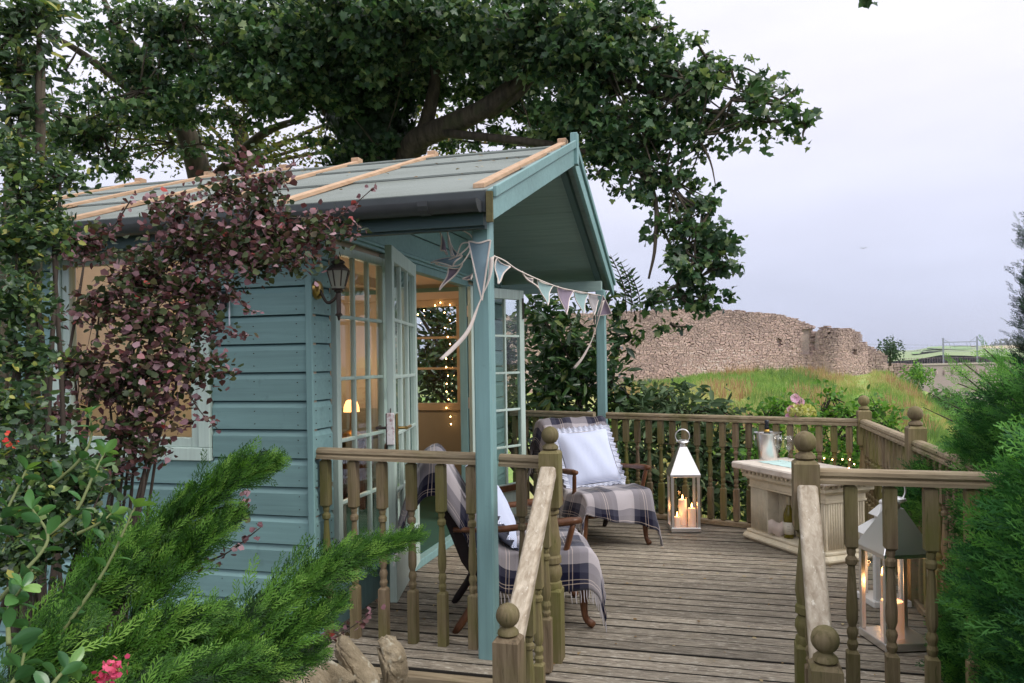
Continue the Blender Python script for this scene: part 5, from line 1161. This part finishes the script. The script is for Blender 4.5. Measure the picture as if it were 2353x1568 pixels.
for (u, v, ru, rv, d) in BB: m.tube(spline([at(560, 380, 15), at((560+u)/2, (330+v)/2-10, 14.6), at(u, v, d)], 4), [.035]*4+[.022]*4+[.008], 6)
part('limb', m, BARK, back, True)['kind'] = 'stuff'
# ivy on the trunk
IVY = leafmat('ivy_leaf', ((0, (.018, .042, .016)), (.5, (.03, .075, .025)), (.85, (.05, .11, .035)), (1, (.10, .16, .06))), .4, .2, .4)
ib = at(855, 390, 10.9); iv = thing('ivy', 'dense dark ivy wrapped round the sycamore trunk', 'ivy', tuple(ib))
n = 5200; f = rng.random(n); a = rng.uniform(0, 2*PI, n); pos = np.array([np.array(at(855-8*x, 400-350*x, 10.9-.4*x)) for x in f]); rr = .45+.12*np.sin(f*17+a*2)+rng.normal(0, .06, n)
pos[:, 0] += rr*np.cos(a); pos[:, 1] += rr*np.sin(a); N = np.stack([np.cos(a), np.sin(a), .5+0*a], 1)+.5*unit(n); Y = unit(n)*.5+np.array([0, 0, -1])
scatter('foliage', MAPLE_V, MAPLE_F, pos, rot_frames(Y, N), rng.uniform(.08, .14, n), rng.random(n)*.8, IVY, iv, tuple(ib))
m = MB()
for k in range(5): m.tube(spline([at(855+random.uniform(-30, 30), 400-80*j, 10.45) for j in range(5)], 4), .02, 5)
part('stem', m, BARK, iv, True)['kind'] = 'stuff'
# ------------------------------------------------------------------ shrubs behind the back railing
LAUR = leafmat('laurel_leaf', ((0, (.02, .05, .02)), (.5, (.035, .085, .028)), (.85, (.07, .15, .045)), (1, (.18, .22, .06))), .3, .2, .5)
BUDD = leafmat('buddleia_leaf', ((0, (.04, .075, .035)), (.5, (.075, .125, .06)), (.9, (.13, .19, .10)), (1, (.22, .25, .12))), .6, .25, .2)
PRIV = leafmat('privet_leaf', ((0, (.05, .13, .02)), (.5, (.10, .25, .035)), (.9, (.18, .36, .06)), (1, (.28, .42, .10))), .5, .4, .3)
shrub('laurel_bush', 'dark glossy laurel bush behind the folded door leaf', 'bush', [(1290, 790, 90, 110, 8.4), (1250, 730, 60, 60, 8.6), (1340, 860, 110, 90, 8.2), (1270, 900, 90, 70, 8.2), (1425, 775, 40, 40, 8.2), (1450, 930, 80, 40, 8), (1395, 690, 30, 50, 8.6), (1330, 1000, 120, 80, 8), (1000, 760, 90, 90, 9.6), (980, 880, 90, 80, 9.6), (1060, 840, 90, 100, 9.4), (1160, 820, 90, 110, 9.2), (950, 700, 70, 60, 9.8), (1180, 950, 90, 80, 9)], LONG_V, OVAL_F, .13, LAUR, 75, 9, .09, .6, .25, sr=.012)
shrub('leafy_bush', 'loose green bush with drooping leaves behind the back railing', 'bush', [(1520, 900, 60, 35, 7.9), (1560, 940, 110, 60, 7.7), (1480, 1000, 100, 100, 7.6), (1600, 1020, 100, 90, 7.5), (1560, 1120, 140, 90, 7.4), (1440, 1120, 80, 90, 7.6), (1700, 1000, 60, 60, 7.4), (1690, 1110, 80, 100, 7.3), (1640, 940, 60, 40, 7.6)], LONG_V, OVAL_F, .11, BUDD, 60, 9, .08, .5, .35, sr=.010)
shrub('privet_bush', 'bright green upright bush behind the bar and corner newel', 'bush', [(1760, 960, 60, 50, 7.4), (1800, 930, 50, 35, 7.4), (1890, 955, 70, 50, 7.3), (1910, 910, 30, 35, 7.3), (1950, 960, 60, 45, 7.2), (1740, 1060, 80, 70, 7.2), (1870, 1050, 90, 70, 7.2), (1960, 1060, 60, 80, 7.1), (1850, 1150, 120, 80, 7.1), (2010, 940, 40, 35, 7.2), (2050, 985, 40, 50, 7.0)], OVAL_V, OVAL_F, .055, PRIV, 95, 11, .05, .8, -.25, sr=.008)
# wispy shoots above the laurel
ws = thing('willow_shoots', 'thin wispy leafy shoots rising beside the porch eave', 'plant', tuple(at(1400, 700, 8.3)))
m = MB(); pos = []; Ys = []
for (u0, v0, u1, v1) in ((1440, 720, 1402, 585), (1450, 720, 1425, 600), (1460, 730, 1418, 640), (1470, 740, 1445, 620)):
    a, b = at(u0, v0, 8.3), at(u1, v1, 8.3); m.tube(spline([a, a.lerp(b, .5)+Vector((.05, 0, .0)), b], 4), [.006]*8+[.002], 5)
    for k in range(18): f = .3+.7*k/18; pos.append(tuple(a.lerp(b, f)+Vector((.05*math.sin(f*PI), 0, 0)))); s = 1 if k % 2 else -1; Ys.append((s*.8, random.uniform(-.5, .5), .5))
part('stem', m, TWIG, ws, True)['kind'] = 'stuff'; scatter('foliage', LONG_V, OVAL_F, np.array(pos), rot_frames(np.array(Ys), unit(len(pos))), np.full(len(pos), .09), rng.random(len(pos)), LAUR, ws, tuple(ROOT[ws]))
# ------------------------------------------------------------------ conifer hedge at right, cypress beyond
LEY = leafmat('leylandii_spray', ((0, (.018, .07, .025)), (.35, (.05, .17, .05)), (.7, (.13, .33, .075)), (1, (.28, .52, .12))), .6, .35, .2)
hb = (1.75, 4.2, -.45); hd = thing('conifer_hedge', 'big feathery green conifer hedge filling the right edge', 'hedge', hb)
def hedge_top(y): return pl([(2.0, 1.14), (2.6, 1.28), (3.2, 1.31), (3.7, 1.10), (4.2, .86), (4.6, .70), (4.9, .5)], y)
def hedge_face(y, z): return pl([(1.9, .69), (2.4, .80), (2.85, .91), (3.1, 1.0), (3.6, 1.04), (4.2, 1.10), (5, 1.15)], y)+.04*math.sin(y*5)+.06*math.sin(z*5+y*3)+.30*max(0, z-.75)
pos = []; Ys = []; Ns = []; vs = []
for i in range(24000):
    y = rng.uniform(1.9, 4.85); zt = hedge_top(y)
    if rng.random() < .68:
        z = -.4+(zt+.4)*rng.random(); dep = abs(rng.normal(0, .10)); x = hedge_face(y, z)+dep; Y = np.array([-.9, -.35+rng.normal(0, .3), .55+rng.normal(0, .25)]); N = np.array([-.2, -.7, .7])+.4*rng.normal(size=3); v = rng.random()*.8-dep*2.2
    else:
        f_ = hedge_face(y, zt); x = f_+1.4*rng.random(); z = zt+.10*math.sin(x*4+y*2)+rng.normal(0, .05)-.12-.22*math.exp(-(x-f_)/.12); dep = 0; Y = np.array([-.55, rng.normal(0, .3), .8]); N = np.array([-.3, -.8, .4])+.4*rng.normal(size=3); v = .35+.65*rng.random()  # top sprays coloured brighter: sky light painted over bright green tips
    pos.append((x, y, z)); Ys.append(Y); Ns.append(N); vs.append(min(1, max(0, v)))
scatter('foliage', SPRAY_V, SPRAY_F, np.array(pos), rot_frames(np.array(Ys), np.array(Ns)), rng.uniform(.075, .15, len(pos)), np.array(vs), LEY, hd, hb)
m = MB()
for k in range(9):
    y = 2.1+k*.3; m.tube(spline([(1.8, y, -.45), (1.7+.1*math.sin(k), y, .3), (1.6, y-.05, hedge_top(y)-.1)], 4), [.05]*4+[.035]*4+[.015], 6)
    for j in range(5): z = -.2+j*.26; m.tube([(1.72, y, z), (1.25, y-.1, z+.2)], [.012, .005], 5)
part('stem', m, BARK, hd, True)['kind'] = 'stuff'
part('dark_core', MB().grid([[(1.36+.06*math.sin(y*5+z*4), y, z) for z in np.linspace(-.45, .62, 7)] for y in np.linspace(2.0, 4.6, 16)]), plain('hedge_core_shade', (.02, .03, .012), .95, var=.4), hd, True)  # dark sheet added inside, its colour standing in for the hedge's inner shade
# long reaching shoots
m = MB(); pos = []; Ys = []
for (u0, v0, u1, v1, d) in ((2330, 960, 2190, 842, 3.4), (2340, 930, 2215, 835, 3.3), (2350, 880, 2260, 800, 3.2), (2300, 990, 2140, 905, 3.6), (2280, 1010, 2120, 935, 3.8), (2352, 850, 2300, 822, 3.3), (2300, 920, 2200, 880, 3.6), (2340, 1000, 2210, 935, 3.2), (2280, 960, 2175, 900, 4.0), (2352, 900, 2290, 850, 3.0)):
    a, b = at(u0, v0, d), at(u1, v1, d); m.tube([a, a.lerp(b, .5), b], [.006, .004, .002], 5)
    for k in range(14): f = k/14; pos.append(tuple(a.lerp(b, f))); dd = (b-a).normalized(); Ys.append(np.array(dd)+np.array([0, 0, .5*(1 if k % 2 else -1)])+.2*rng.normal(size=3))
part('shoots', m, TWIG, hd, True)['kind'] = 'stuff'; o = scatter('shoot_foliage', SPRAY_V, SPRAY_F, np.array(pos), rot_frames(np.array(Ys), unit(len(pos))*.3+np.array([0, -1., .2])), rng.uniform(.05, .11, len(pos)), rng.uniform(.5, 1, len(pos)), LEY, hd, hb)
CYP = leafmat('cypress_spray', ((0, (.008, .022, .016)), (.6, (.018, .05, .03)), (1, (.04, .09, .045))), .6, .15, .2)
cb = at(2390, 900, 10); cb.z = -1.6; cy_ = thing('cypress_tree', 'dark cypress at the far right edge above the hedge', 'tree', tuple(cb))
P, C = blobs_pts([(2382, 560, 18, 60, 10), (2386, 660, 26, 80, 10), (2384, 740, 32, 70, 10), (2384, 830, 40, 70, 10), (2386, 910, 46, 80, 10)], 130, .08, 7); n = len(P)
scatter('foliage', SPRAY_V, SPRAY_F, P, rot_frames(unit(n)*.6+np.array([-.5, -.2, .7]), unit(n)), rng.uniform(.14, .26, n), rng.random(n), CYP, cy_, tuple(cb))
part('trunk', MB().tube([cb, at(2385, 540, 10)], [.12, .02], 8), BARK, cy_, True)
# ------------------------------------------------------------------ far bushes, hedgerow trees, houses
clump('ivy_bush', at(2044, 806, 66), 1.05, 1.2, 900, IVY, 'round dark green bush growing beside the castle stub wall', 'bush', 1, .22)
clump('gorse_bush', at(2108, 862, 72), 1.4, 1.1, 800, PRIV, 'yellow green bush in front of the low crumbling wall', 'bush', 2, .2)
clump('bramble_bush', at(2085, 890, 62), 1.2, .7, 500, BUDD, 'dark bramble on the right slope of the mound', 'bush', 3, .2); clump('slope_bush', at(2190, 945, 60), 2.8, 1.6, 1100, BUDD, 'grey green bush below the viaduct beside the hedge', 'bush', 4, .2)
FT = leafmat('far_tree_leaf', ((0, (.03, .05, .03)), (1, (.08, .11, .06))), .8, .2, .1)
for i, (u, v, d, r) in enumerate(((2134, 828, 560, 5), (2146, 834, 560, 4), (2128, 836, 540, 3.4), (2215, 833, 500, 5), (2225, 838, 480, 3.6), (2292, 836, 520, 5), (2300, 797, 1700, 22), (2320, 795, 1750, 24), (2340, 794, 1800, 22), (2282, 799, 1650, 12), (2262, 801, 1600, 9), (2098, 812, 1300, 6), (2112, 811, 1300, 7), (2130, 812, 1300, 6), (2240, 802, 1600, 8))):
    clump('far_tree', at(u, v, d), r, r*.8, 220, FT, ('hazy tree in the valley just beyond the viaduct' if d < 600 else 'tree of the dark wood on the far ridge right of the gantry' if u > 2270 else 'small hedgerow tree along the far skyline left of the ridge wood'), 'tree', i, .3, 'valley trees' if d < 600 else 'ridge wood trees' if u > 2270 else 'skyline hedgerow trees')
RED = plain('far_red_roof', (.36, .19, .15), .9); PALEW = plain('far_house_wall', (.52, .43, .39), .9)
for i, (u, v) in enumerate(((2262, 830), (2275, 834), (2288, 829), (2302, 832), (2316, 830), (2250, 836), (2236, 831), (2206, 838), (2190, 837), (2330, 835))):
    p = at(u, v, 560+15*(i % 4)); t = thing('far_house', 'tiny hazy house with reddish roof in the far town', 'house', tuple(p-Vector((0, 0, 3))), group='houses of the far town')
    w = 3.5+(i % 3); part('wall', MB().box(p.x-w, p.x+w, p.y-3, p.y+3, p.z-8, p.z), PALEW, t); part('roof', MB().prism([(p.x-w-.3, p.y-3.4, p.z), (p.x-w-.3, p.y+3.4, p.z), (p.x-w-.3, p.y, p.z+2.6)], (2*w+.6, 0, 0)), RED, t)
    for k in (-.5, .5): part('window', MB().box(p.x+w*k-.4, p.x+w*k+.4, p.y-3.05, p.y-3.0, p.z-2.4, p.z-1.1), plain('far_pane', (.1, .1, .12), .3), t)
# ------------------------------------------------------------------ foreground shrubs at left
BARB = leafmat('barberry_leaf', ((0, (.025, .05, .018)), (.45, (.085, .11, .04)), (.54, (.10, .05, .04)), (.72, (.15, .065, .075)), (.90, (.30, .17, .20)), (.98, (.48, .33, .36)), (1, (.42, .05, .04))), .5, .25, .35, (1.3, 1.0, .8))
bb = tuple(onz(190, 1330, -.2)*1.0); bb = (at(190, 1240, 2.75).x, at(190, 1240, 2.75).y, -.45)
BL = [(200, 560, 90, 60, 3.0), (230, 700, 90, 70, 2.95), (170, 840, 90, 60, 2.9), (400, 480, 90, 50, 3.0), (480, 850, 50, 40, 2.8), (640, 545, 110, 60, 2.95), (740, 545, 70, 45, 2.95), (545, 560, 110, 80, 2.95), (430, 570, 130, 80, 3.0), (590, 470, 80, 50, 2.95), (520, 440, 70, 50, 3.0), (690, 600, 60, 35, 2.9), (590, 610, 90, 50, 2.9), (330, 640, 130, 90, 3.0), (440, 660, 130, 80, 2.95), (350, 740, 140, 80, 2.9), (460, 740, 80, 60, 2.85), (320, 840, 130, 80, 2.85), (420, 830, 70, 60, 2.85), (250, 900, 110, 60, 2.85), (370, 930, 60, 60, 2.8), (290, 990, 90, 60, 2.8), (110, 960, 90, 50, 2.75), (250, 1070, 60, 60, 2.75), (340, 1030, 40, 50, 2.75), (630, 420, 50, 40, 2.95), (560, 380, 30, 30, 3.0), (800, 530, 35, 25, 2.95)]
shrub('barberry_shrub', 'purple and green leaved barberry arching in front of the house window', 'shrub', BL, ROUND_V, OVAL_F, .026, BARB, 66, 11, .034, .5, -.1, TWIG, None, bb, .0028, 1.15, None, 450)
m = MB(); pos = []
t = bpy.data.objects['barberry_shrub']
for (u0, v0, u1, v1, d) in ((700, 540, 865, 425, 2.95), (640, 500, 820, 470, 2.95), (600, 430, 545, 370, 3.0), (600, 430, 700, 350, 2.95), (480, 740, 580, 770, 2.85), (420, 880, 500, 985, 2.8), (350, 980, 460, 960, 2.8), (530, 660, 590, 720, 2.85), (440, 1300, 600, 1210, 2.3), (700, 1490, 868, 1395, 2.75), (540, 1190, 560, 1140, 2.6), (640, 1510, 760, 1460, 2.7), (100, 540, 200, 600, 2.9), (300, 460, 220, 560, 3.0)):
    a, b = at(u0, v0, d), at(u1, v1, d); ps = spline([a, a.lerp(b, .5)+Vector((0, 0, -.02)), b], 6); m.tube(ps, [.003]*6+[.002]*6+[.001], 5)
    for k in range(34): q = ps[min(len(ps)-1, int(k/34*len(ps)))]; pos.append(tuple(q+Vector(rng.normal(0, .008, 3))))
part('arching_stems', m, TWIG, t, True)['kind'] = 'stuff'; pos = np.array(pos); leaf_mass('shoot_leaves', pos, ROUND_V, OVAL_F, .024, BARB, t, .3, -.1, rng.uniform(.45, 1, len(pos)), off=bb)
SMALL = leafmat('small_glossy_leaf', ((0, (.02, .045, .022)), (.4, (.045, .09, .04)), (.75, (.09, .165, .065)), (.93, (.19, .28, .08)), (1, (.45, .42, .10))), .35, .25, .5)
shrub('holly_hedge', 'small leaved dark evergreen hedge at the left edge', 'hedge', [(60, 440, 90, 70, 2.7), (140, 400, 70, 50, 2.8), (40, 560, 90, 80, 2.6), (120, 520, 60, 60, 2.7), (30, 700, 80, 90, 2.5), (60, 830, 80, 60, 2.5), (30, 940, 80, 60, 2.4), (90, 1060, 110, 70, 2.3), (60, 1160, 110, 80, 2.2), (180, 1110, 90, 60, 2.3), (190, 1220, 90, 60, 2.2), (40, 1280, 90, 70, 2.1), (30, 360, 60, 50, 2.7)], OVAL_V, OVAL_F, .028, SMALL, 105, 10, .028, .6, -.1, TWIG, None, (-2.3, 2.0, -.45), .004, .7)
shrub('hawthorn_tree', 'fine leaved hawthorn branches in the upper left corner', 'tree', [(40, 50, 90, 70, 3.6), (20, 160, 70, 70, 3.6), (90, 20, 60, 40, 3.6), (50, 250, 60, 50, 3.6), (100, 130, 30, 40, 3.6), (20, 320, 50, 40, 3.5)], LONG_V, OVAL_F, .06, SMALL, 80, 9, .04, .6, .3, BARK, None, (-3.2, 2.9, -.45), .008, .6)
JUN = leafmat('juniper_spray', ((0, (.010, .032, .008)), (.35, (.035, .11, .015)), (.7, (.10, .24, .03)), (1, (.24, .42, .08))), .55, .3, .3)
jb = (-1.3, 2.1, -.45)
ju = thing('juniper_shrub', 'feathery green juniper sprawling in front of the house wall', 'shrub', jb)
FR = [([(150, 1500, 2.0), (270, 1350, 2.1), (390, 1225, 2.2), (500, 1130, 2.25), (560, 1090, 2.3), (625, 1066, 2.35)], .135, 900), ([(300, 1430, 2.05), (400, 1320, 2.15), (470, 1240, 2.2), (545, 1185, 2.3)], .10, 480), ([(360, 1590, 1.95), (500, 1490, 2.05), (640, 1390, 2.2), (740, 1320, 2.3), (830, 1275, 2.4), (950, 1232, 2.5)], .115, 1000), ([(430, 1640, 1.95), (560, 1540, 2.1), (680, 1450, 2.2), (770, 1390, 2.3)], .10, 520), ([(460, 1640, 2.0), (560, 1560, 2.1), (640, 1530, 2.2), (730, 1500, 2.3)], .07, 260),
 ([(60, 1500, 1.8), (180, 1400, 1.9), (290, 1300, 2.0)], .11, 420), ([(100, 1640, 1.7), (250, 1540, 1.8), (400, 1450, 1.9), (500, 1410, 2.0)], .12, 640), ([(200, 1700, 1.6), (350, 1600, 1.75), (500, 1550, 1.9), (600, 1510, 2.0)], .11, 480), ([(0, 1600, 1.6), (120, 1500, 1.7), (200, 1440, 1.8)], .11, 380), ([(300, 1350, 2.1), (370, 1250, 2.2), (430, 1150, 2.25)], .08, 260), ([(160, 1420, 1.95), (230, 1320, 2.0), (330, 1240, 2.1)], .09, 320), ([(250, 1640, 1.8), (380, 1540, 1.9), (470, 1490, 2.0), (560, 1470, 2.05)], .09, 380)]
m = MB(); pos = []; Ys = []; Ns = []; vs = []; sj = []
for pts, rad, n in FR:
    ps = spline([at(*p) for p in pts], 8); k = len(ps); m.tube(ps, [.012-.010*i/(k-1) for i in range(k)], 6)
    for j in range(n):
        f = rng.random()**.85; i = f*(k-1.001); i0 = int(i); c = ps[i0].lerp(ps[i0+1], i-i0); d = (ps[min(i0+2, k-1)]-ps[i0]).normalized()
        taper = min(1, 1.5*(1-f)**.85+.02); o = np.array(d.cross(Vector((0, 0, 1))).normalized())*rng.normal(0, .35)+np.array([0, 0, 1.])*rng.normal(.12, .5)+np.array([0, -.3, 0])
        rr = rng.random()**.6; pos.append(np.array(c)+o*rad*taper*rr*.62); Ys.append(np.array(d)*.95+o*.5+rng.normal(0, .22, 3)); Ns.append(np.array([.1, -.8, .6])+.45*rng.normal(size=3)); vs.append(min(1, max(0, rng.random()*.7+.75*rr-.50+.15*f))); sj.append(.5+.5*taper**.5)  # inner sprays coloured darker, painting the shade inside the fronds
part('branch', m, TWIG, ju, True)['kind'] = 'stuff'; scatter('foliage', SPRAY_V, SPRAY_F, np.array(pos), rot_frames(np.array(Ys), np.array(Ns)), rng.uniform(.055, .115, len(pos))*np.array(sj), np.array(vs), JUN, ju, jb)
ESC = leafmat('escallonia_leaf', ((0, (.03, .085, .035)), (.5, (.055, .15, .055)), (.85, (.10, .24, .07)), (1, (.20, .36, .08))), .28, .25, .5)
eb = (-1.4, 1.1, -.45); es = thing('escallonia_shrub', 'broad leaved green shrub with pink flowers in the lower left corner', 'shrub', eb)
m = MB(); pos = []; Ys = []; Ns = []; vs = []; sz = []
for pts, n in (([(60, 1560, 1.35), (150, 1440, 1.4), (240, 1310, 1.45), (310, 1165, 1.5)], 22), ([(-40, 1420, 1.3), (40, 1330, 1.35), (110, 1240, 1.4), (75, 1170, 1.45)], 14), ([(80, 1250, 1.6), (170, 1180, 1.65), (215, 1090, 1.7), (240, 1040, 1.75)], 16), ([(170, 1230, 1.7), (230, 1200, 1.72), (255, 1180, 1.75)], 10), ([(-30, 1640, 1.2), (40, 1550, 1.25), (60, 1480, 1.3)], 12), ([(-40, 1240, 1.5), (10, 1180, 1.55), (60, 1080, 1.6)], 12), ([(90, 1620, 1.25), (130, 1560, 1.25), (160, 1530, 1.3)], 8), ([(100, 1130, 1.8), (180, 1060, 1.8), (210, 1000, 1.85), (205, 950, 1.85)], 14), ([(20, 1480, 1.25), (20, 1400, 1.3), (50, 1350, 1.3)], 10)):
    ps = spline([at(p[0], p[1], p[2]*1.22) for p in pts], 6); k = len(ps); m.tube(ps, [.0055-.003*i/(k-1) for i in range(k)], 6)
    for j in range(n+5):
        f = min(1, j/n); i = f*(k-1.001); i0 = int(i); c = ps[i0].lerp(ps[i0+1], i-i0); d = np.array((ps[min(i0+2, k-1)]-ps[i0]).normalized()); a = j*2.4
        o = np.cross(d, [0, 0, 1.]); o = o/np.linalg.norm(o); o2 = np.cross(d, o); side = o*math.cos(a)+o2*math.sin(a)
        pos.append(np.array(c)); Ys.append(side*(.9 if f < 1 else .5)+d*.55+np.array([0, 0, -.1])); Ns.append(d+side*-.6+.3*rng.normal(size=3)); vs.append(min(1, .25+.45*rng.random()+.35*f**4)); sz.append((.058-.016*f)*rng.uniform(.8, 1.15))
part('stem', m, plain('green_stem', (.14, .17, .06), .7), es, True)['kind'] = 'stuff'
ESC_V = []; ESC_F = []
for i_ in range(8):
    y_ = i_/7; w_ = .26*math.sin(PI*min(1, (y_*.93+.03))**1.25)**.8+.006
    for k_ in (-1, -.5, 0, .5, 1): ESC_V.append((k_*w_, y_, .10*abs(k_)*w_*3-.22*y_*y_))
    if i_: ESC_F += [((i_-1)*5+q_, (i_-1)*5+q_+1, i_*5+q_+1, i_*5+q_) for q_ in range(4)]
scatter('foliage', ESC_V, ESC_F, np.array(pos), rot_frames(np.array(Ys), np.array(Ns)), np.array(sz), np.array(vs), ESC, es, eb)
PK = leafmat('escallonia_flower', ((0, (.55, .05, .14)), (1, (.80, .14, .25))), .5, .25, .3); OCH = leafmat('dead_flower', ((0, (.30, .12, .04)), (1, (.55, .34, .12))), .8, .2, .1); REDF = leafmat('red_flower', ((0, (.5, .03, .03)), (1, (.65, .12, .06))), .6, .2, .2)
for (u, v, d, mt, nn_, rx) in ((262, 1535, 1.6, PK, 46, 26), (235, 1560, 1.6, PK, 30, 20), (130, 1545, 1.7, OCH, 18, 30), (25, 1015, 2.25, REDF, 14, 16)):
    c = np.array(at(u, v, d)); q = c+rng.normal(0, 1, (nn_, 3))*rx*.5*d/F; scatter('flower_cluster', PET_V, PET_F, q, rot_frames(unit(nn_), unit(nn_)), np.full(nn_, .012), rng.random(nn_), mt, es, eb)['kind'] = 'stuff'
# ------------------------------------------------------------------ rockery stones
ROCK = None
def rockmat():
    m, nt, b = newmat('lichen_sandstone'); n = noise(nt, coords(nt, (7, 7, 7)), 1, 6, .65); s = noise(nt, coords(nt, (22, 22, 22)), 1, 2); f = noise(nt, coords(nt, (60, 60, 60)), 1, 4, .7)
    c = rampn(nt, n, ((.3, (.13, .10, .06)), (.55, (.29, .235, .155)), (.75, (.42, .37, .29)))); c = mixc(nt, rampn(nt, s, ((.60, (0, 0, 0)), (.68, (.8, .8, .8)))), c, (.46, .43, .34))
    nt.links.new(c, b.inputs['Base Color']); b.inputs['Roughness'].default_value = .95; bump(nt, b, f, .8, .01); return m
ROCK = rockmat()
for i, (u, v, d, a, b, c, rot, lab) in enumerate(((888, 1515, 2.95, .085, .08, .135, .5, 'upright brown rockery stone nearest the deck edge'), (822, 1530, 2.85, .05, .07, .15, .62, 'thin tilted lichen spotted slab of rockery stone'), (765, 1552, 2.75, .10, .09, .085, .3, 'rounded tan rockery stone left of the tilted slab'), (715, 1580, 2.65, .10, .09, .09, .2, 'lichen covered stone half hidden under the juniper'), (650, 1600, 2.55, .10, .10, .08, -.2, 'low rockery stone at the bottom edge under the juniper'), (905, 1590, 2.9, .09, .08, .08, 0, 'dark lower stone below the upright brown one'))):
    p = at(u, v, d); bm = bmesh.new(); r = random.Random(i+20); ph = [r.uniform(0, 6) for _ in range(6)]
    for _ in range(15):
        q = Vector((r.gauss(0, 1), r.gauss(0, 1), r.gauss(0, 1))).normalized(); bm.verts.new(q*r.uniform(.92, 1.1))
    hull = bmesh.ops.convex_hull(bm, input=bm.verts); bmesh.ops.bevel(bm, geom=bm.edges[:], offset=.10, segments=2, affect='EDGES', clamp_overlap=True); bmesh.ops.triangulate(bm, faces=bm.faces[:]); bmesh.ops.subdivide_edges(bm, edges=bm.edges[:], cuts=3, use_grid_fill=True)
    for vt in bm.verts:
        q = vt.co.copy(); k = 1.05+.04*math.sin(q.x*5+ph[0]+q.y*4)+.03*math.sin(q.x*11+ph[3])*math.sin(q.z*9+ph[4])+.018*math.sin(q.y*23+q.z*17)+.012*math.sin(q.x*37+q.z*31)*math.sin(q.y*29)
        q = q*k
        vt.co = Matrix.Rotation(-rot, 3, 'Y') @ Vector((q.x*a, q.y*b, q.z*c))
    me = bpy.data.meshes.new('rock'); bm.to_mesh(me); bm.free(); me.materials.append(ROCK); finish(me, True, 0)
    o = link('rock', me, None, p); tag(o, lab, 'stone', 'rockery stones')
# a gull far off
p = at(1983, 570, 60); t = thing('gull', 'tiny distant bird gliding in the pale sky', 'bird', tuple(p)); GU = plain('gull_grey', (.25, .25, .28), .8)
part('body', MB().ball(tuple(p), .05, 8, 6, .8), GU, t, True)
for s in (-1, 1): part('wing', MB().add([tuple(p+Vector(q)) for q in ((0, -.06, 0), (s*.16, -.05, .06), (s*.34, .02, .02), (s*.15, .04, .05), (0, .05, 0), (s*.15, 0, .035))], [(0, 1, 5), (1, 2, 5), (2, 3, 5), (3, 4, 5), (4, 0, 5)]), GU, t, True)

# fallen leaves on deck and roof
FALL = leafmat('fallen_leaf', ((0, (.16, .09, .04)), (.5, (.30, .20, .09)), (1, (.42, .34, .20))), .8, .1, .1)
n = 130; q = np.stack([rng.uniform(-1.8, 1.0, n), rng.uniform(3.3, 6.0, n), np.full(n, .006)], 1)
o = scatter('fallen_leaves', OVAL_V, OVAL_F, q, rot_frames(np.stack([rng.normal(size=n), rng.normal(size=n), .05*rng.normal(size=n)], 1), np.tile([0, 0, 1.], (n, 1))+.3*unit(n)), rng.uniform(.012, .030, n), rng.random(n), FALL, kind='stuff'); tag(o, 'small dry fallen leaves and petals on the deck boards', 'leaves')
n = 60; y = rng.uniform(3.3, 5.2, n); q = np.stack([rng.uniform(-4.9, -1.1, n), y, np.array([roofz(a)+.018 for a in y])], 1)
o = scatter('roof_debris', OVAL_V, OVAL_F, q, rot_frames(np.stack([rng.normal(size=n), rng.normal(size=n), .1*rng.normal(size=n)], 1), np.tile([0, -.4, 1.], (n, 1))+.2*unit(n)), rng.uniform(.015, .04, n), rng.random(n), FALL, kind='stuff'); tag(o, 'scattered dry leaves and twig bits lying on the felt roof', 'leaves')
# ------------------------------------------------------------------ air: faint haze over the valley
hz = bpy.data.objects.new('haze', mesh('haze', MB().box(-2500, 2500, -60, 2900, -40, 110), plain('unused', (1, 1, 1)))); col.objects.link(hz); hz['kind'] = 'stuff'
hm = bpy.data.materials.new('haze_air'); hm.use_nodes = True; hm.node_tree.nodes.clear()
pv = hm.node_tree.nodes.new('ShaderNodeVolumePrincipled'); pv.inputs['Color'].default_value = (.86, .88, .96, 1); pv.inputs['Density'].default_value = .00016; pv.inputs['Anisotropy'].default_value = .2
ho = hm.node_tree.nodes.new('ShaderNodeOutputMaterial'); hm.node_tree.links.new(pv.outputs[0], ho.inputs['Volume']); hz.data.materials.clear(); hz.data.materials.append(hm)
